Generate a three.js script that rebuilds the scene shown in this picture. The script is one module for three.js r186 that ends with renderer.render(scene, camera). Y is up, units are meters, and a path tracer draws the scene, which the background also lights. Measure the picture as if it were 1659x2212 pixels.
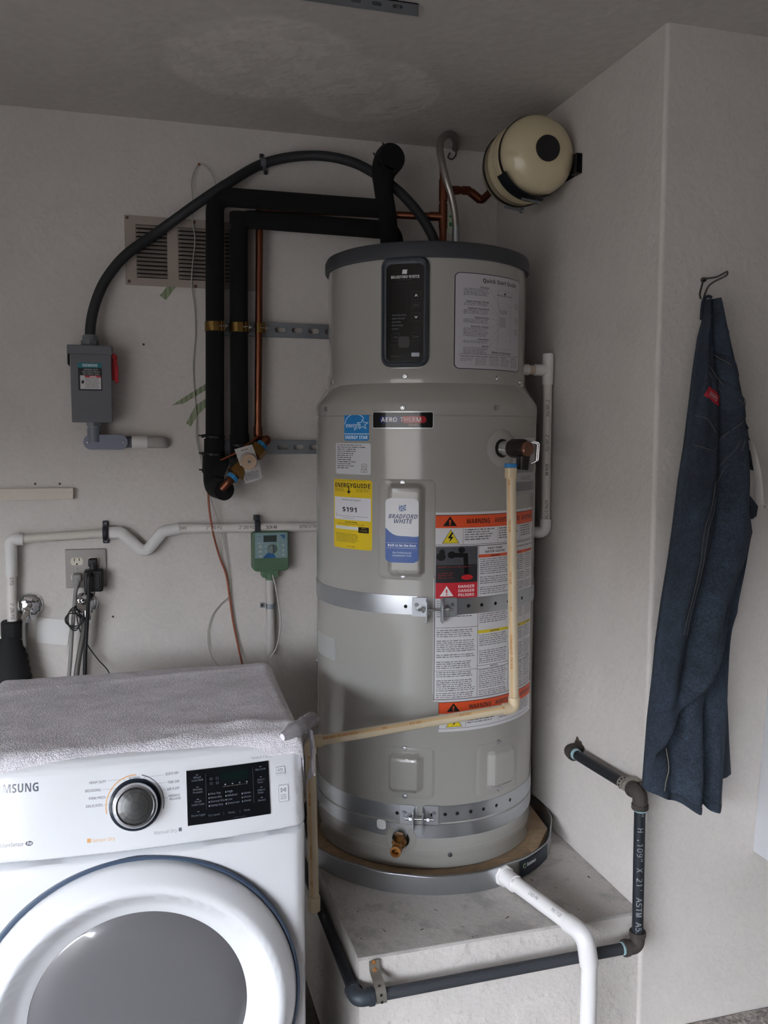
import * as THREE from 'three';
import { RoundedBoxGeometry } from 'three/addons/geometries/RoundedBoxGeometry.js';
import { mergeGeometries, toCreasedNormals } from 'three/addons/utils/BufferGeometryUtils.js';

// ---------- camera, sky, exposure ----------
const scene = new THREE.Scene();
const camera = new THREE.PerspectiveCamera(60.56, 1659 / 2212, 0.05, 200);
camera.position.set(0, 1.58, 2.7);
camera.rotation.order = 'YXZ';
camera.rotation.set(-0.08709, -0.27828, 0.00307);
scene.background = new THREE.Color(0.9, 0.955, 1.05);   // overcast daylight outside the open garage door
scene.backgroundIntensity = 1;
const sun = new THREE.DirectionalLight(0xfff0dd, 0.1);   // falls on the driveway outside
sun.position.set(6, 14, 4); sun.target.position.set(0, 0, 0);
sun.shadow.radius = 2; sun.shadow.mapSize.set(2048, 2048);
Object.assign(sun.shadow.camera, { left: -14, right: 14, top: 14, bottom: -14, near: 1, far: 50 });
scene.add(sun, sun.target);
const renderer = new THREE.WebGLRenderer({ antialias: true });
renderer.toneMapping = THREE.LinearToneMapping;
renderer.toneMappingExposure = 35;
renderer.shadowMap.enabled = true;

// ---------- helpers ----------
let seed = 7;
const rnd = () => { seed = (seed * 1664525 + 1013904223) >>> 0; return seed / 4294967296; };
const V = (a) => new THREE.Vector3(a[0], a[1], a[2]);
const add3 = (a, b) => [a[0] + b[0], a[1] + b[1], a[2] + b[2]];
const D2R = Math.PI / 180;
const counts = {};
const numbered = (n) => { const k = counts[n] = (counts[n] ?? -1) + 1; return k ? n + '_' + String(k).padStart(3, '0') : n; };
const baseOf = new WeakMap();
function tag(o, label, category, group, kind) {
  if (label) o.userData.label = label;
  if (category) o.userData.category = category;
  if (group) o.userData.group = group;
  if (kind) o.userData.kind = kind;
  return o;
}
function thing(name, label, category, base = [0, 0, 0], group) {
  const g = new THREE.Group(); g.name = numbered(name); g.position.set(...base); scene.add(g); baseOf.set(g, base);
  return tag(g, label, category, group);
}
// geometry comes in world coordinates and is moved to the thing's own base
function part(parent, name, geo, mat, label) {
  const list = Array.isArray(geo) ? geo : [geo];
  const g = list.length > 1 ? mergeGeometries(list.map(plain)) : list[0].clone();
  const b = baseOf.get(parent); g.translate(-b[0], -b[1], -b[2]);
  const m = new THREE.Mesh(g, mat); m.name = name; parent.add(m); baseOf.set(m, b);
  if (label) m.userData.label = label;
  return m;
}
function plain(g) {
  const o = g.index ? g.toNonIndexed() : g.clone();
  for (const k of Object.keys(o.attributes)) if (!['position', 'normal', 'uv'].includes(k)) o.deleteAttribute(k);
  return o;
}
function single(name, label, category, geo, mat, group) {      // a thing that is one mesh, its origin at its base
  const g = Array.isArray(geo) ? mergeGeometries(geo.map(plain)) : geo.clone();
  g.computeBoundingBox(); const c = g.boundingBox, b = [(c.min.x + c.max.x) / 2, c.min.y, (c.min.z + c.max.z) / 2];
  g.translate(-b[0], -b[1], -b[2]);
  const m = new THREE.Mesh(g, mat); m.name = numbered(name); m.position.set(...b); scene.add(m); baseOf.set(m, b);
  return tag(m, label, category, group);
}
function structure(name, geo, mat) {
  const g = Array.isArray(geo) ? mergeGeometries(geo.map(plain)) : geo;
  const m = new THREE.Mesh(g, mat); m.name = name; m.userData.kind = 'structure'; scene.add(m); baseOf.set(m, [0, 0, 0]); return m;
}
const M = (color, roughness = 0.6, metalness = 0, extra = {}) => new THREE.MeshPhysicalMaterial({ color, roughness, metalness, ...extra });
function box(x0, x1, y0, y1, z0, z1, r = 0) {
  const w = x1 - x0, h = y1 - y0, d = z1 - z0;
  const g = r ? new RoundedBoxGeometry(w, h, d, 2, Math.min(r, w / 2.01, h / 2.01, d / 2.01)) : new THREE.BoxGeometry(w, h, d);
  g.translate((x0 + x1) / 2, (y0 + y1) / 2, (z0 + z1) / 2); return g;
}
function worldUV(g, s = 1) {                                     // uv in metres from the world position, by the way a face looks
  const o = g.index ? g.toNonIndexed() : g, p = o.attributes.position, n = o.attributes.normal, uv = new Float32Array(p.count * 2);
  for (let i = 0; i < p.count; i++) {
    const ax = Math.abs(n.getX(i)), ay = Math.abs(n.getY(i)), az = Math.abs(n.getZ(i));
    const x = p.getX(i), y = p.getY(i), z = p.getZ(i);
    const q = ay > ax && ay > az ? [x, z] : ax > az ? [z, y] : [x, y];
    uv[2 * i] = q[0] / s; uv[2 * i + 1] = q[1] / s;
  }
  o.setAttribute('uv', new THREE.BufferAttribute(uv, 2)); return o;
}
// path through corner points, each corner rounded by radius bend
function fillet(pts, bend, n = 8) {
  const P = pts.map(V), out = [P[0].clone()];
  for (let i = 1; i < P.length - 1; i++) {
    const a = P[i - 1].clone().sub(P[i]), b = P[i + 1].clone().sub(P[i]), la = a.length(), lb = b.length();
    const ang = a.angleTo(b), t = Math.min(bend / Math.tan(ang / 2), la * 0.49, lb * 0.49);
    const s = P[i].clone().addScaledVector(a.normalize(), t), e = P[i].clone().addScaledVector(b.normalize(), t);
    for (let k = 0; k <= n; k++) { const u = k / n; out.push(s.clone().multiplyScalar((1 - u) * (1 - u)).addScaledVector(P[i], 2 * u * (1 - u)).addScaledVector(e, u * u)); }
  }
  out.push(P[P.length - 1].clone()); return out;
}
const curve = (pts, n = 60, tension = 0.5) => new THREE.CatmullRomCurve3(pts.map(V), false, 'centripetal', tension).getPoints(n);
// round bar along points; v = 0.5 looks towards `face`, u is the length in metres
function sweep(pts, r, { seg = 16, face = [0, 0, 1], caps = true, radius } = {}) {
  const P = pts.filter((p, i) => !i || p.distanceTo(pts[i - 1]) > 1e-6), n = P.length, T = [];
  for (let i = 0; i < n; i++) T.push(P[Math.min(i + 1, n - 1)].clone().sub(P[Math.max(i - 1, 0)]).normalize());
  let N = V(face); N.addScaledVector(T[0], -N.dot(T[0]));
  if (N.lengthSq() < 1e-4) N = new THREE.Vector3(0.31, 1, 0.2).cross(T[0]);
  N.normalize();
  const pos = [], nor = [], uv = [], idx = []; let len = 0;
  for (let i = 0; i < n; i++) {
    if (i) { len += P[i].distanceTo(P[i - 1]); N.addScaledVector(T[i], -N.dot(T[i])).normalize(); }
    const Bn = T[i].clone().cross(N), rr = radius ? radius(i / (n - 1), len) : r;
    for (let k = 0; k <= seg; k++) {
      const a = (k / seg - 0.5) * 2 * Math.PI, d = N.clone().multiplyScalar(Math.cos(a)).addScaledVector(Bn, Math.sin(a));
      pos.push(P[i].x + d.x * rr, P[i].y + d.y * rr, P[i].z + d.z * rr); nor.push(d.x, d.y, d.z); uv.push(len, 1 - k / seg);
      if (i && k) { const q = i * (seg + 1) + k; idx.push(q - seg - 2, q - 1, q - seg - 1, q - 1, q, q - seg - 1); }
    }
  }
  if (caps) for (const e of [0, n - 1]) {
    const s = e ? 1 : -1, at = pos.length / 3, row = e * (seg + 1);
    pos.push(P[e].x, P[e].y, P[e].z); nor.push(T[e].x * s, T[e].y * s, T[e].z * s); uv.push(e ? len : 0, 0.5);
    for (let k = 0; k <= seg; k++) { pos.push(...pos.slice((row + k) * 3, (row + k) * 3 + 3)); nor.push(T[e].x * s, T[e].y * s, T[e].z * s); uv.push(e ? len : 0, 0.5); }
    for (let k = 1; k <= seg; k++) s > 0 ? idx.push(at, at + k, at + k + 1) : idx.push(at, at + k + 1, at + k);
  }
  const g = new THREE.BufferGeometry();
  g.setAttribute('position', new THREE.Float32BufferAttribute(pos, 3)); g.setAttribute('normal', new THREE.Float32BufferAttribute(nor, 3));
  g.setAttribute('uv', new THREE.Float32BufferAttribute(uv, 2)); g.setIndex(idx);
  const p = g.attributes.position, a = new THREE.Vector3(), b = new THREE.Vector3(), c = new THREE.Vector3();   // make faces look outwards
  a.fromBufferAttribute(p, idx[0]); b.fromBufferAttribute(p, idx[1]); c.fromBufferAttribute(p, idx[2]);
  const f = b.sub(a).cross(c.sub(a)), o = new THREE.Vector3().fromBufferAttribute(g.attributes.normal, idx[0]);
  if (f.dot(o) < 0) for (let i = 0; i < (n - 1) * seg * 6; i += 3) { const t = idx[i]; idx[i] = idx[i + 1]; idx[i + 1] = t; }
  g.setIndex(idx); return g;
}
const rod = (a, b, r, o = {}) => sweep([V(a), V(b)], r, o);
// turned shape: profile [[radius, along]...] about the axis from point `at` along `dir`
function turned(profile, at, dir = [0, 1, 0], seg = 32, crease = 0.7) {
  const g = toCreasedNormals(new THREE.LatheGeometry(profile.map(([r, y]) => new THREE.Vector2(Math.max(r, 1e-5), y)), seg), crease);
  g.applyQuaternion(new THREE.Quaternion().setFromUnitVectors(new THREE.Vector3(0, 1, 0), V(dir).normalize()));
  g.translate(...at); return g;
}
function hexnut(at, dir, r, h, sides = 6) { const g = new THREE.CylinderGeometry(r, r, h, sides).toNonIndexed(); g.computeVertexNormals(); g.applyQuaternion(new THREE.Quaternion().setFromUnitVectors(new THREE.Vector3(0, 1, 0), V(dir).normalize())); g.translate(...at); return g; }
function screwHead(at, dir, r = 0.005, h = 0.003) { return turned([[0, h], [r * 0.35, h], [r * 0.4, h * 0.6], [r * 0.55, h * 0.9], [r * 0.8, h * 0.75], [r, 0], [r, -h]], at, dir, 12); }
// flat outline with thickness: points [x, y] in a plane through `at` whose axes are ex, ey
function plate(points, depth, at, ex = [1, 0, 0], ey = [0, 1, 0], { holes = [], bevel = 0, curveSegments = 8 } = {}) {
  const s = points instanceof THREE.Shape ? points : new THREE.Shape(points.map(([x, y]) => new THREE.Vector2(x, y)));
  for (const h of holes) s.holes.push(h instanceof THREE.Path ? h : new THREE.Path(h.map(([x, y]) => new THREE.Vector2(x, y))));
  const g = new THREE.ExtrudeGeometry(s, { depth, bevelEnabled: bevel > 0, bevelSize: bevel, bevelThickness: bevel, bevelOffset: -bevel, bevelSegments: 2, curveSegments });
  const X = V(ex).normalize(), Z = X.clone().cross(V(ey)).normalize(), Yv = Z.clone().cross(X);
  g.applyMatrix4(new THREE.Matrix4().makeBasis(X, Yv, Z).setPosition(...at)); return g;
}
function roundRect(x0, y0, x1, y1, r, path) {
  const s = path ? new THREE.Path() : new THREE.Shape();
  s.moveTo(x0 + r, y0); s.lineTo(x1 - r, y0); s.absarc(x1 - r, y0 + r, r, -Math.PI / 2, 0); s.lineTo(x1, y1 - r); s.absarc(x1 - r, y1 - r, r, 0, Math.PI / 2);
  s.lineTo(x0 + r, y1); s.absarc(x0 + r, y1 - r, r, Math.PI / 2, Math.PI); s.lineTo(x0, y0 + r); s.absarc(x0 + r, y0 + r, r, Math.PI, 1.5 * Math.PI); return s;
}
// grid surface from f(u, v) -> [x, y, z]
function grid(f, nu, nv, flip = false, uvf) {
  const pos = [], uv = [], idx = [];
  for (let j = 0; j <= nv; j++) for (let i = 0; i <= nu; i++) { pos.push(...f(i / nu, j / nv)); uv.push(...(uvf ? uvf(i / nu, j / nv) : [i / nu, j / nv])); }
  for (let j = 0; j < nv; j++) for (let i = 0; i < nu; i++) { const a = j * (nu + 1) + i, b = a + 1, c = a + nu + 1, d = c + 1; flip ? idx.push(a, c, b, b, c, d) : idx.push(a, b, c, b, d, c); }
  const g = new THREE.BufferGeometry();
  g.setAttribute('position', new THREE.Float32BufferAttribute(pos, 3)); g.setAttribute('uv', new THREE.Float32BufferAttribute(uv, 2)); g.setIndex(idx); g.computeVertexNormals(); return g;
}
// ---------- textures ----------
function field(n, octaves, freq, sd, gain = 0.5) {               // tileable value noise, 0..1
  const out = new Float32Array(n * n); let amp = 1, sum = 0;
  for (let o = 0; o < octaves; o++, freq *= 2, amp *= gain) {
    if (freq > n / 2) break;
    const lat = new Float32Array(freq * freq); let s = (sd * 9301 + o * 49297 + 233) >>> 0;
    for (let i = 0; i < lat.length; i++) { s = (s * 1664525 + 1013904223) >>> 0; lat[i] = s / 4294967296; }
    for (let y = 0; y < n; y++) {
      const fy = y / n * freq, iy = Math.floor(fy), ty = fy - iy, sy = ty * ty * (3 - 2 * ty), r0 = (iy % freq) * freq, r1 = ((iy + 1) % freq) * freq;
      for (let x = 0; x < n; x++) {
        const fx = x / n * freq, ix = Math.floor(fx), tx = fx - ix, sx = tx * tx * (3 - 2 * tx), c0 = ix % freq, c1 = (ix + 1) % freq;
        const a = lat[r0 + c0] + (lat[r0 + c1] - lat[r0 + c0]) * sx, b = lat[r1 + c0] + (lat[r1 + c1] - lat[r1 + c0]) * sx;
        out[y * n + x] += amp * (a + (b - a) * sy);
      }
    }
    sum += amp;
  }
  for (let i = 0; i < out.length; i++) out[i] /= sum; return out;
}
function dataTex(n, fn, srgb, m = n) {
  const d = new Uint8Array(n * m * 4);
  for (let i = 0; i < n * m; i++) { const c = fn(i, i % n, (i / n) | 0); for (let k = 0; k < 3; k++) d[i * 4 + k] = Math.max(0, Math.min(255, Array.isArray(c) ? c[k] : c)); d[i * 4 + 3] = 255; }
  const t = new THREE.DataTexture(d, n, m); t.wrapS = t.wrapT = THREE.RepeatWrapping; t.magFilter = THREE.LinearFilter; t.minFilter = THREE.LinearMipmapLinearFilter; t.generateMipmaps = true;
  if (srgb) t.colorSpace = THREE.SRGBColorSpace; t.needsUpdate = true; return t;
}
function canvasTex(w, h, draw) {
  const c = document.createElement('canvas'); c.width = w; c.height = h; const g = c.getContext('2d'); draw(g, w, h);
  const t = new THREE.CanvasTexture(c); t.colorSpace = THREE.SRGBColorSpace; t.anisotropy = 8; return t;
}
function textLine(g, s, x, y, px, { color = '#111', align = 'left', weight = '', family = 'sans-serif', width, italic } = {}) {
  g.fillStyle = color; g.textAlign = align; g.textBaseline = 'alphabetic'; g.font = (italic ? 'italic ' : '') + (weight ? weight + ' ' : '') + px + 'px ' + family;
  if (width) g.fillText(s, x, y, width); else g.fillText(s, x, y);
}
const mix = (a, b, t) => a + (b - a) * Math.max(0, Math.min(1, t));
const smooth = (a, b, x) => { const t = Math.max(0, Math.min(1, (x - a) / (b - a))); return t * t * (3 - 2 * t); };

// ---------- the room ----------
const nA = field(1024, 5, 48, 1, 0.55), nB = field(1024, 4, 6, 2), nC = field(1024, 3, 160, 3), nD = field(1024, 5, 14, 9, 0.6);
const stuccoBump = dataTex(1024, (i) => 255 * (0.6 * smooth(0.4, 0.68, nA[i]) + 0.25 * nC[i] + 0.15 * nB[i]));
const paintMap = dataTex(1024, (i) => { const k = 206 + 10 * (nB[i] - 0.5) + 7 * (nC[i] - 0.5) + 6 * (nD[i] - 0.5); return [k, k * 0.972, k * 0.945]; }, true);
const wallMat = M('#ffffff', 0.82, 0, { map: paintMap, bumpMap: stuccoBump, bumpScale: 0.0008 });
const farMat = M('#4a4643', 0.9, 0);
const H = 2.485;
const wallBack = structure('wall_back', worldUV(box(-2.35, 1.29, 0, H, -0.12, 0), 1.1), wallMat);
{ // the niche's side wall and the wall that carries the trousers: one L in plan, its corner rounded by plaster
  const s = new THREE.Shape(); s.moveTo(1.147, 0.12); s.lineTo(1.147, -0.928); s.absarc(1.157, -0.928, 0.01, Math.PI, 1.5 * Math.PI, false);
  s.lineTo(2.6, -0.938); s.lineTo(2.6, -0.79); s.lineTo(1.29, -0.79); s.lineTo(1.29, 0.12);
  const g = new THREE.ExtrudeGeometry(s, { depth: H, bevelEnabled: false, curveSegments: 6 }); g.rotateX(-Math.PI / 2);
  structure('wall_right', worldUV(g, 1.1), wallMat);
}
structure('wall_left', [worldUV(box(-2.35, -2.2, 0, H, 0, 2.3), 1.1), worldUV(box(-2.35, -2.2, 0, H, 7.2, 7.8), 1.1), worldUV(box(-2.35, -2.2, 1.86, H, 2.3, 7.3), 1.1)], wallMat);
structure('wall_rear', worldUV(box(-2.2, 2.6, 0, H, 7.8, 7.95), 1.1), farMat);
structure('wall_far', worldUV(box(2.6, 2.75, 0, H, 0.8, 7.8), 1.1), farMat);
// ceiling with a re-textured repair patch and a couple of stains
{
  const n = 1024, x0 = -1.2, x1 = 1.6, z0 = -0.4, z1 = 2.4;      // the part in view has its own map
  const inPatch = (x, z, i) => { const w = 0.05 * (nD[i] - 0.5) * 4; const e1 = Math.hypot((x - 0.33) / 0.25, (z - 0.48) / 0.25), e2 = Math.hypot((x - 0.62) / 0.2, (z - 0.36) / 0.22); return 1 - smooth(0.88, 1.04, Math.min(e1, e2) + w); };
  const at = (i) => [x0 + (i % n) / n * (x1 - x0), z0 + ((i / n) | 0) / n * (z1 - z0)];
  const map = dataTex(n, (i) => { const [x, z] = at(i), p = inPatch(x, z, i); let k = 196 + 10 * (nB[i] - 0.5) + 10 * (nC[i] - 0.5); k += p * (14 + 26 * (nA[i] - 0.5));
    const st = smooth(0.52, 0.7, nD[i]) * Math.max(0, 1 - Math.hypot((x - 0.12) / 0.16, (z - 0.62) / 0.09)); k -= 26 * st; return [k, k * 0.972, k * 0.94]; }, true);
  const bump = dataTex(n, (i) => { const [x, z] = at(i), p = inPatch(x, z, i); return 255 * mix(0.5 * nC[i] + 0.3 * nA[i], 0.25 + 0.75 * smooth(0.35, 0.65, nA[i]), p); });
  const g = box(-2.35, 2.75, H, H + 0.12, -0.12, 7.95), p = g.attributes.position, uv = g.attributes.uv;
  for (let i = 0; i < p.count; i++) uv.setXY(i, (p.getX(i) - x0) / (x1 - x0), (p.getZ(i) - z0) / (z1 - z0));
  structure('ceiling', g, M('#ffffff', 0.88, 0, { map, bumpMap: bump, bumpScale: 0.0022 }));
}
const concreteMap = dataTex(512, (() => { const a = field(512, 5, 24, 21, 0.7), b = field(512, 3, 5, 22); return (i) => { const k = 86 + 56 * (a[i] - 0.5) + 20 * (b[i] - 0.5); return [k * 1.02, k * 0.97, k * 0.93]; }; })(), true);
structure('floor', worldUV(box(-2.2, 2.6, -0.12, 0, 0, 7.8), 0.5), M('#ffffff', 0.9, 0, { map: concreteMap }));
structure('ground_outside', worldUV(box(-300, -2.2, -0.14, -0.02, -300, 300), 0.5), M('#a8a4a0', 0.95, 0, { map: concreteMap }));
const stepMap = dataTex(512, (() => { const a = field(512, 4, 60, 27, 0.8); return (i) => { const k = 150 + 150 * (a[i] - 0.5); return [k * 1.02, k * 0.96, k * 0.93]; }; })(), true);
structure('concrete_step', worldUV(box(1.16, 2.6, 0, 0.138, 0.938, 1.75, 0.006), 0.5), M('#ffffff', 0.95, 0, { map: stepMap, bumpMap: stepMap, bumpScale: 0.002 }));
// raised platform: plastered front, dirty grey painted top
{
  const n = 1024, spots = []; for (let k = 0; k < 60; k++) spots.push([rnd() * n, rnd() * n, 2 + rnd() * 5, 0.6 + rnd() * 1.6, rnd() * 3, rnd()]);
  const chips = new Float32Array(n * n);
  for (const [sx, sy, r, q, a, d] of spots) { const R = Math.ceil(r * 3); for (let y = -R; y <= R; y++) for (let x = -R; x <= R; x++) { const u = x * Math.cos(a) + y * Math.sin(a), v = -x * Math.sin(a) + y * Math.cos(a); const px = (sx + x + n) % n | 0, py = (sy + y + n) % n | 0, e = Math.hypot(u / (r * q), v / (r * 0.45)) + (nC[py * n + px] - 0.5) * 1.3; if (e < 1) chips[py * n + px] = Math.max(chips[py * n + px], (0.4 + 0.6 * d)); } }
  const topMap = dataTex(n, (i) => { const dirt = smooth(0.5, 0.75, nD[i]); const k = 186 + 14 * (nB[i] - 0.5) + 14 * (nC[i] - 0.5) - 20 * dirt, c = chips[i]; return [mix(k, 74, c), mix(k * 0.975, 60, c), mix(k * 0.95, 56, c)]; }, true);
  const topMat = M('#ffffff', 0.85, 0, { map: topMap, bumpMap: stuccoBump, bumpScale: 0.0006 });
  const roughBump = dataTex(1024, (i) => 255 * (0.55 * smooth(0.35, 0.75, nD[i]) + 0.45 * nA[i]));
  const g = box(0.452, 1.147, 0, 0.437, 0, 0.93);
  structure('platform', worldUV(g, 0.6), M('#ffffff', 0.7, 0, { map: paintMap, bumpMap: roughBump, bumpScale: 0.004 }));
  structure('platform_top', worldUV(box(0.448, 1.147, 0.437, 0.445, 0, 0.936, 0.002), 0.7), topMat);
}
structure('added_sky_blocker', box(-9.3, -9, -0.1, 2.7, -30, 40), M('#6f6a64', 0.9));  // unseen wall, added to block the low sky from the door opening

// ---------- water heater ----------
const AX = 0.787, AZ = 0.366;
const onTank = (a, y, R) => [AX + R * Math.sin(a * D2R), y, AZ + R * Math.cos(a * D2R)];
const outward = (a) => [Math.sin(a * D2R), 0, Math.cos(a * D2R)];
// a panel bent round the heater: a0..a1 degrees, y1 (top) .. y0, radius R, proud by th; hf(s, t) raises it (s, t in metres from its centre)
function bent(R, a0, a1, y1, y0, { cr = 0.004, th = 0.0008, hf, nx = 24, ny = 24 } = {}) {
  const ac = (a0 + a1) / 2, yc = (y0 + y1) / 2, w = (a1 - a0) * D2R * R, h = y1 - y0, rows = [-h / 2], cols = [];
  for (let j = 0; j <= ny; j++) { const v = j / ny; rows.push(-h / 2 + h * (0.5 - 0.5 * Math.cos(Math.PI * v)) * 0.4 + h * v * 0.6); }
  rows.push(h / 2);
  for (let i = 0; i <= nx; i++) cols.push(i / nx * 2 - 1);
  cols.unshift(-1); cols.push(1);
  return toCreasedNormals(grid((u, v) => {
    const j = Math.round(v * (rows.length - 1)), i = Math.round(u * (cols.length - 1)), t = rows[j], d = Math.max(0, Math.abs(t) - (h / 2 - cr));
    const half = w / 2 - (cr - Math.sqrt(Math.max(0, cr * cr - d * d))), s = cols[i] * half, edge = !i || !j || i === cols.length - 1 || j === rows.length - 1;
    const r = edge ? R - 0.0005 : R + th + (hf ? hf(s, t, w, h) : 0), a = ac * D2R + s / R;
    return [AX + r * Math.sin(a), yc + t, AZ + r * Math.cos(a)];
  }, cols.length - 1, rows.length - 1, false, (u, v) => {
    const j = Math.round(v * (rows.length - 1)), i = Math.round(u * (cols.length - 1)), t = rows[j], d = Math.max(0, Math.abs(t) - (h / 2 - cr));
    const half = w / 2 - (cr - Math.sqrt(Math.max(0, cr * cr - d * d))); return [0.5 + cols[i] * half / w, 0.5 + t / h];
  }), 0.6);
}
const sdBox = (s, t, hw, hh, r) => { const x = Math.abs(s) - hw + r, y = Math.abs(t) - hh + r; return Math.hypot(Math.max(x, 0), Math.max(y, 0)) + Math.min(Math.max(x, y), 0) - r; };
// rows of small print too fine to read: word-long dashes
function smallPrint(g, x, y, w, h, px, color = '#444', ragged = 0.15) {
  g.fillStyle = color;
  for (let yy = y; yy < y + h - px * 0.6; yy += px * 1.45) {
    const end = x + w * (1 - ragged * rnd()); let xx = x;
    while (xx < end - px) { const l = px * (0.8 + rnd() * 2.6); g.globalAlpha = 0.55 + 0.4 * rnd(); g.fillRect(xx, yy, Math.min(l, end - xx), px * 0.55); xx += l + px * 0.5; }
  }
  g.globalAlpha = 1;
}
const enamel = M('#a3a19c', 0.22, 0, { clearcoat: 0.5, clearcoatRoughness: 0.1 });
const darkPlastic = M('#3a3d42', 0.5);
const blackGloss = (map) => M('#ffffff', 0.16, 0, { map });
const zinc = M('#b9bdc2', 0.36, 0.95), zincDull = M('#8e9398', 0.5, 0.85), steel = M('#c9ccd0', 0.25, 1), brass = M('#8a683c', 0.34, 0.95), chrome = M('#e2e5e8', 0.08, 1);
const rubberBlack = M('#141517', 0.8), foamBlack = M('#0a0a0b', 1), holeBlack = M('#0b0b0c', 0.9);
const copper = M('#80503c', 0.34, 0.95, { bumpMap: stuccoBump, bumpScale: 0.0002 });
const heater = thing('water_heater', 'tall grey heat pump water heater with dark lid, control panel and warning labels', 'water heater', [AX, 0.474, AZ]);
const ring = (prof, seg = 96) => turned(prof, [AX, 0, AZ], [0, 1, 0], seg, 0.5);
part(heater, 'tank_jacket', ring([[0.2, 0.474], [0.302, 0.474], [0.3045, 0.477], [0.3045, 0.508], [0.3055, 0.510], [0.3055, 0.526], [0.3045, 0.5285], [0.305, 0.53], [0.305, 1.628], [0.3035, 1.6285], [0.3035, 1.6305], [0.3058, 1.631], [0.306, 1.655], [0.304, 1.664], [0.276, 1.706], [0.268, 1.714], [0.26, 1.716]]), enamel);
part(heater, 'upper_shroud', ring([[0.25, 1.708], [0.2715, 1.708], [0.2722, 1.711], [0.2722, 1.74], [0.2695, 1.745], [0.2695, 2.02], [0.25, 2.021]]), enamel);
part(heater, 'lid', ring([[0.25, 2.014], [0.2765, 2.014], [0.279, 2.018], [0.279, 2.04], [0.274, 2.051], [0.262, 2.056], [0.1, 2.066], [0, 2.068]]), darkPlastic, 'dark grey plastic lid');
{ // the control panel with its moulded frame
  const R = 0.2695, sp = [-43.0223, -17.0309, 2.0184, 1.7486];
  part(heater, 'panel_surround', bent(R, sp[0] - 1, sp[1] + 1, sp[2] + 0.006, sp[3] - 0.006, { cr: 0.03, th: 0.002, hf: (s, t, w, h) => -0.003 * smooth(-0.006, 0, sdBox(s, t, w / 2, h / 2, 0.03)) }), enamel);
  const frame = part(heater, 'control_panel', bent(R, sp[0], sp[1], sp[2], sp[3], { cr: 0.026, th: 0.003, nx: 40, ny: 60, hf: (s, t, w, h) => { const d = sdBox(s, t, w / 2, h / 2, 0.026); return 0.012 * smooth(0, -0.008, d) - 0.006 * smooth(-0.009, -0.0135, d); } }), M('#3c4148', 0.42), 'charcoal control panel frame');
  const px = 3000;
  const face = canvasTex(512, 1024, (g, W, Hh) => {
    g.fillStyle = '#08090b'; g.fillRect(0, 0, W, Hh);
    g.strokeStyle = '#3d4046'; g.lineWidth = 2; g.strokeRect(35, 200, W - 70, 640);
    g.fillStyle = '#dfe2e5'; g.beginPath(); g.moveTo(222, 66); g.quadraticCurveTo(245, 56, 256, 62); g.quadraticCurveTo(268, 66, 286, 58); g.lineTo(280, 104); g.quadraticCurveTo(262, 112, 252, 106); g.quadraticCurveTo(238, 100, 216, 110); g.closePath(); g.fill();
    textLine(g, 'BRADFORD WHITE', W / 2, 150, 40, { color: '#e8eaec', align: 'center', weight: 'bold', family: 'serif', width: 400 });
    g.fillStyle = '#777'; smallPrint(g, 160, 164, 200, 14, 8, '#6a6d72');
    g.strokeStyle = '#575b61'; for (const y of [290, 405, 515]) g.strokeRect(352, y, 104, y === 405 ? 52 : 84);
    g.strokeRect(80, 760 - 40, 104, 84); g.strokeRect(352, 760 - 40, 104, 84);
    g.strokeStyle = '#f0f2f4'; g.lineWidth = 8; g.beginPath(); g.moveTo(386, 345); g.lineTo(404, 322); g.lineTo(422, 345); g.moveTo(386, 546); g.lineTo(404, 568); g.lineTo(422, 546); g.stroke();
    
    ['Heat Pump (Only)', 'Hybrid Standard', 'Hybrid Plus', 'Electric (Only)', 'Vacation'].forEach((s, i) => { textLine(g, s, 80, 540 + i * 36, 24, { color: '#8b9097' }); g.fillStyle = '#666'; g.fillRect(56, 530 + i * 36, 6, 6); });
    textLine(g, 'MODE', 132, 772, 22, { color: '#777c82', align: 'center' }); textLine(g, 'FILTER', 404, 772, 22, { color: '#777c82', align: 'center' }); textLine(g, 'ENTER', 404, 440, 22, { color: '#777c82', align: 'center' });
    smallPrint(g, 70, 960, 150, 16, 12, '#555');
  });
  const fp = [-39.5173, -19.6873, 1.9988, 1.7615];
  const fm = part(frame, 'touch_panel', bent(R + 0.0085, fp[0], fp[1], fp[2], fp[3], { cr: 0.012, th: 0.001, nx: 24 }), blackGloss(face));
  const st = [-26.0805, -22.0535, 1.7831, 1.7739];
  part(fm, 'sticker', bent(R + 0.0105, st[0], st[1], st[2], st[3], { cr: 0.0008, th: 0.0005, nx: 6, ny: 4 }), M('#b7bcc6', 0.5));
  const bt = [-32.8656, -27.2861, 1.8232, 1.7967];
  part(fm, 'sensor_window', bent(R + 0.0100, bt[0], bt[1], bt[2], bt[3], { cr: 0.002, th: 0.0008, nx: 6, ny: 4 }), M('#020203', 0.3));
}
const sticker = (name, tex, q, R, o = {}) => part(heater, name, bent(R, q[0], q[1], q[2], q[3], { th: 0.0006, cr: 0.004, ny: 20, ...o }), M('#ffffff', o.rough ?? 0.38, 0, { map: tex }), o.label);
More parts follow.
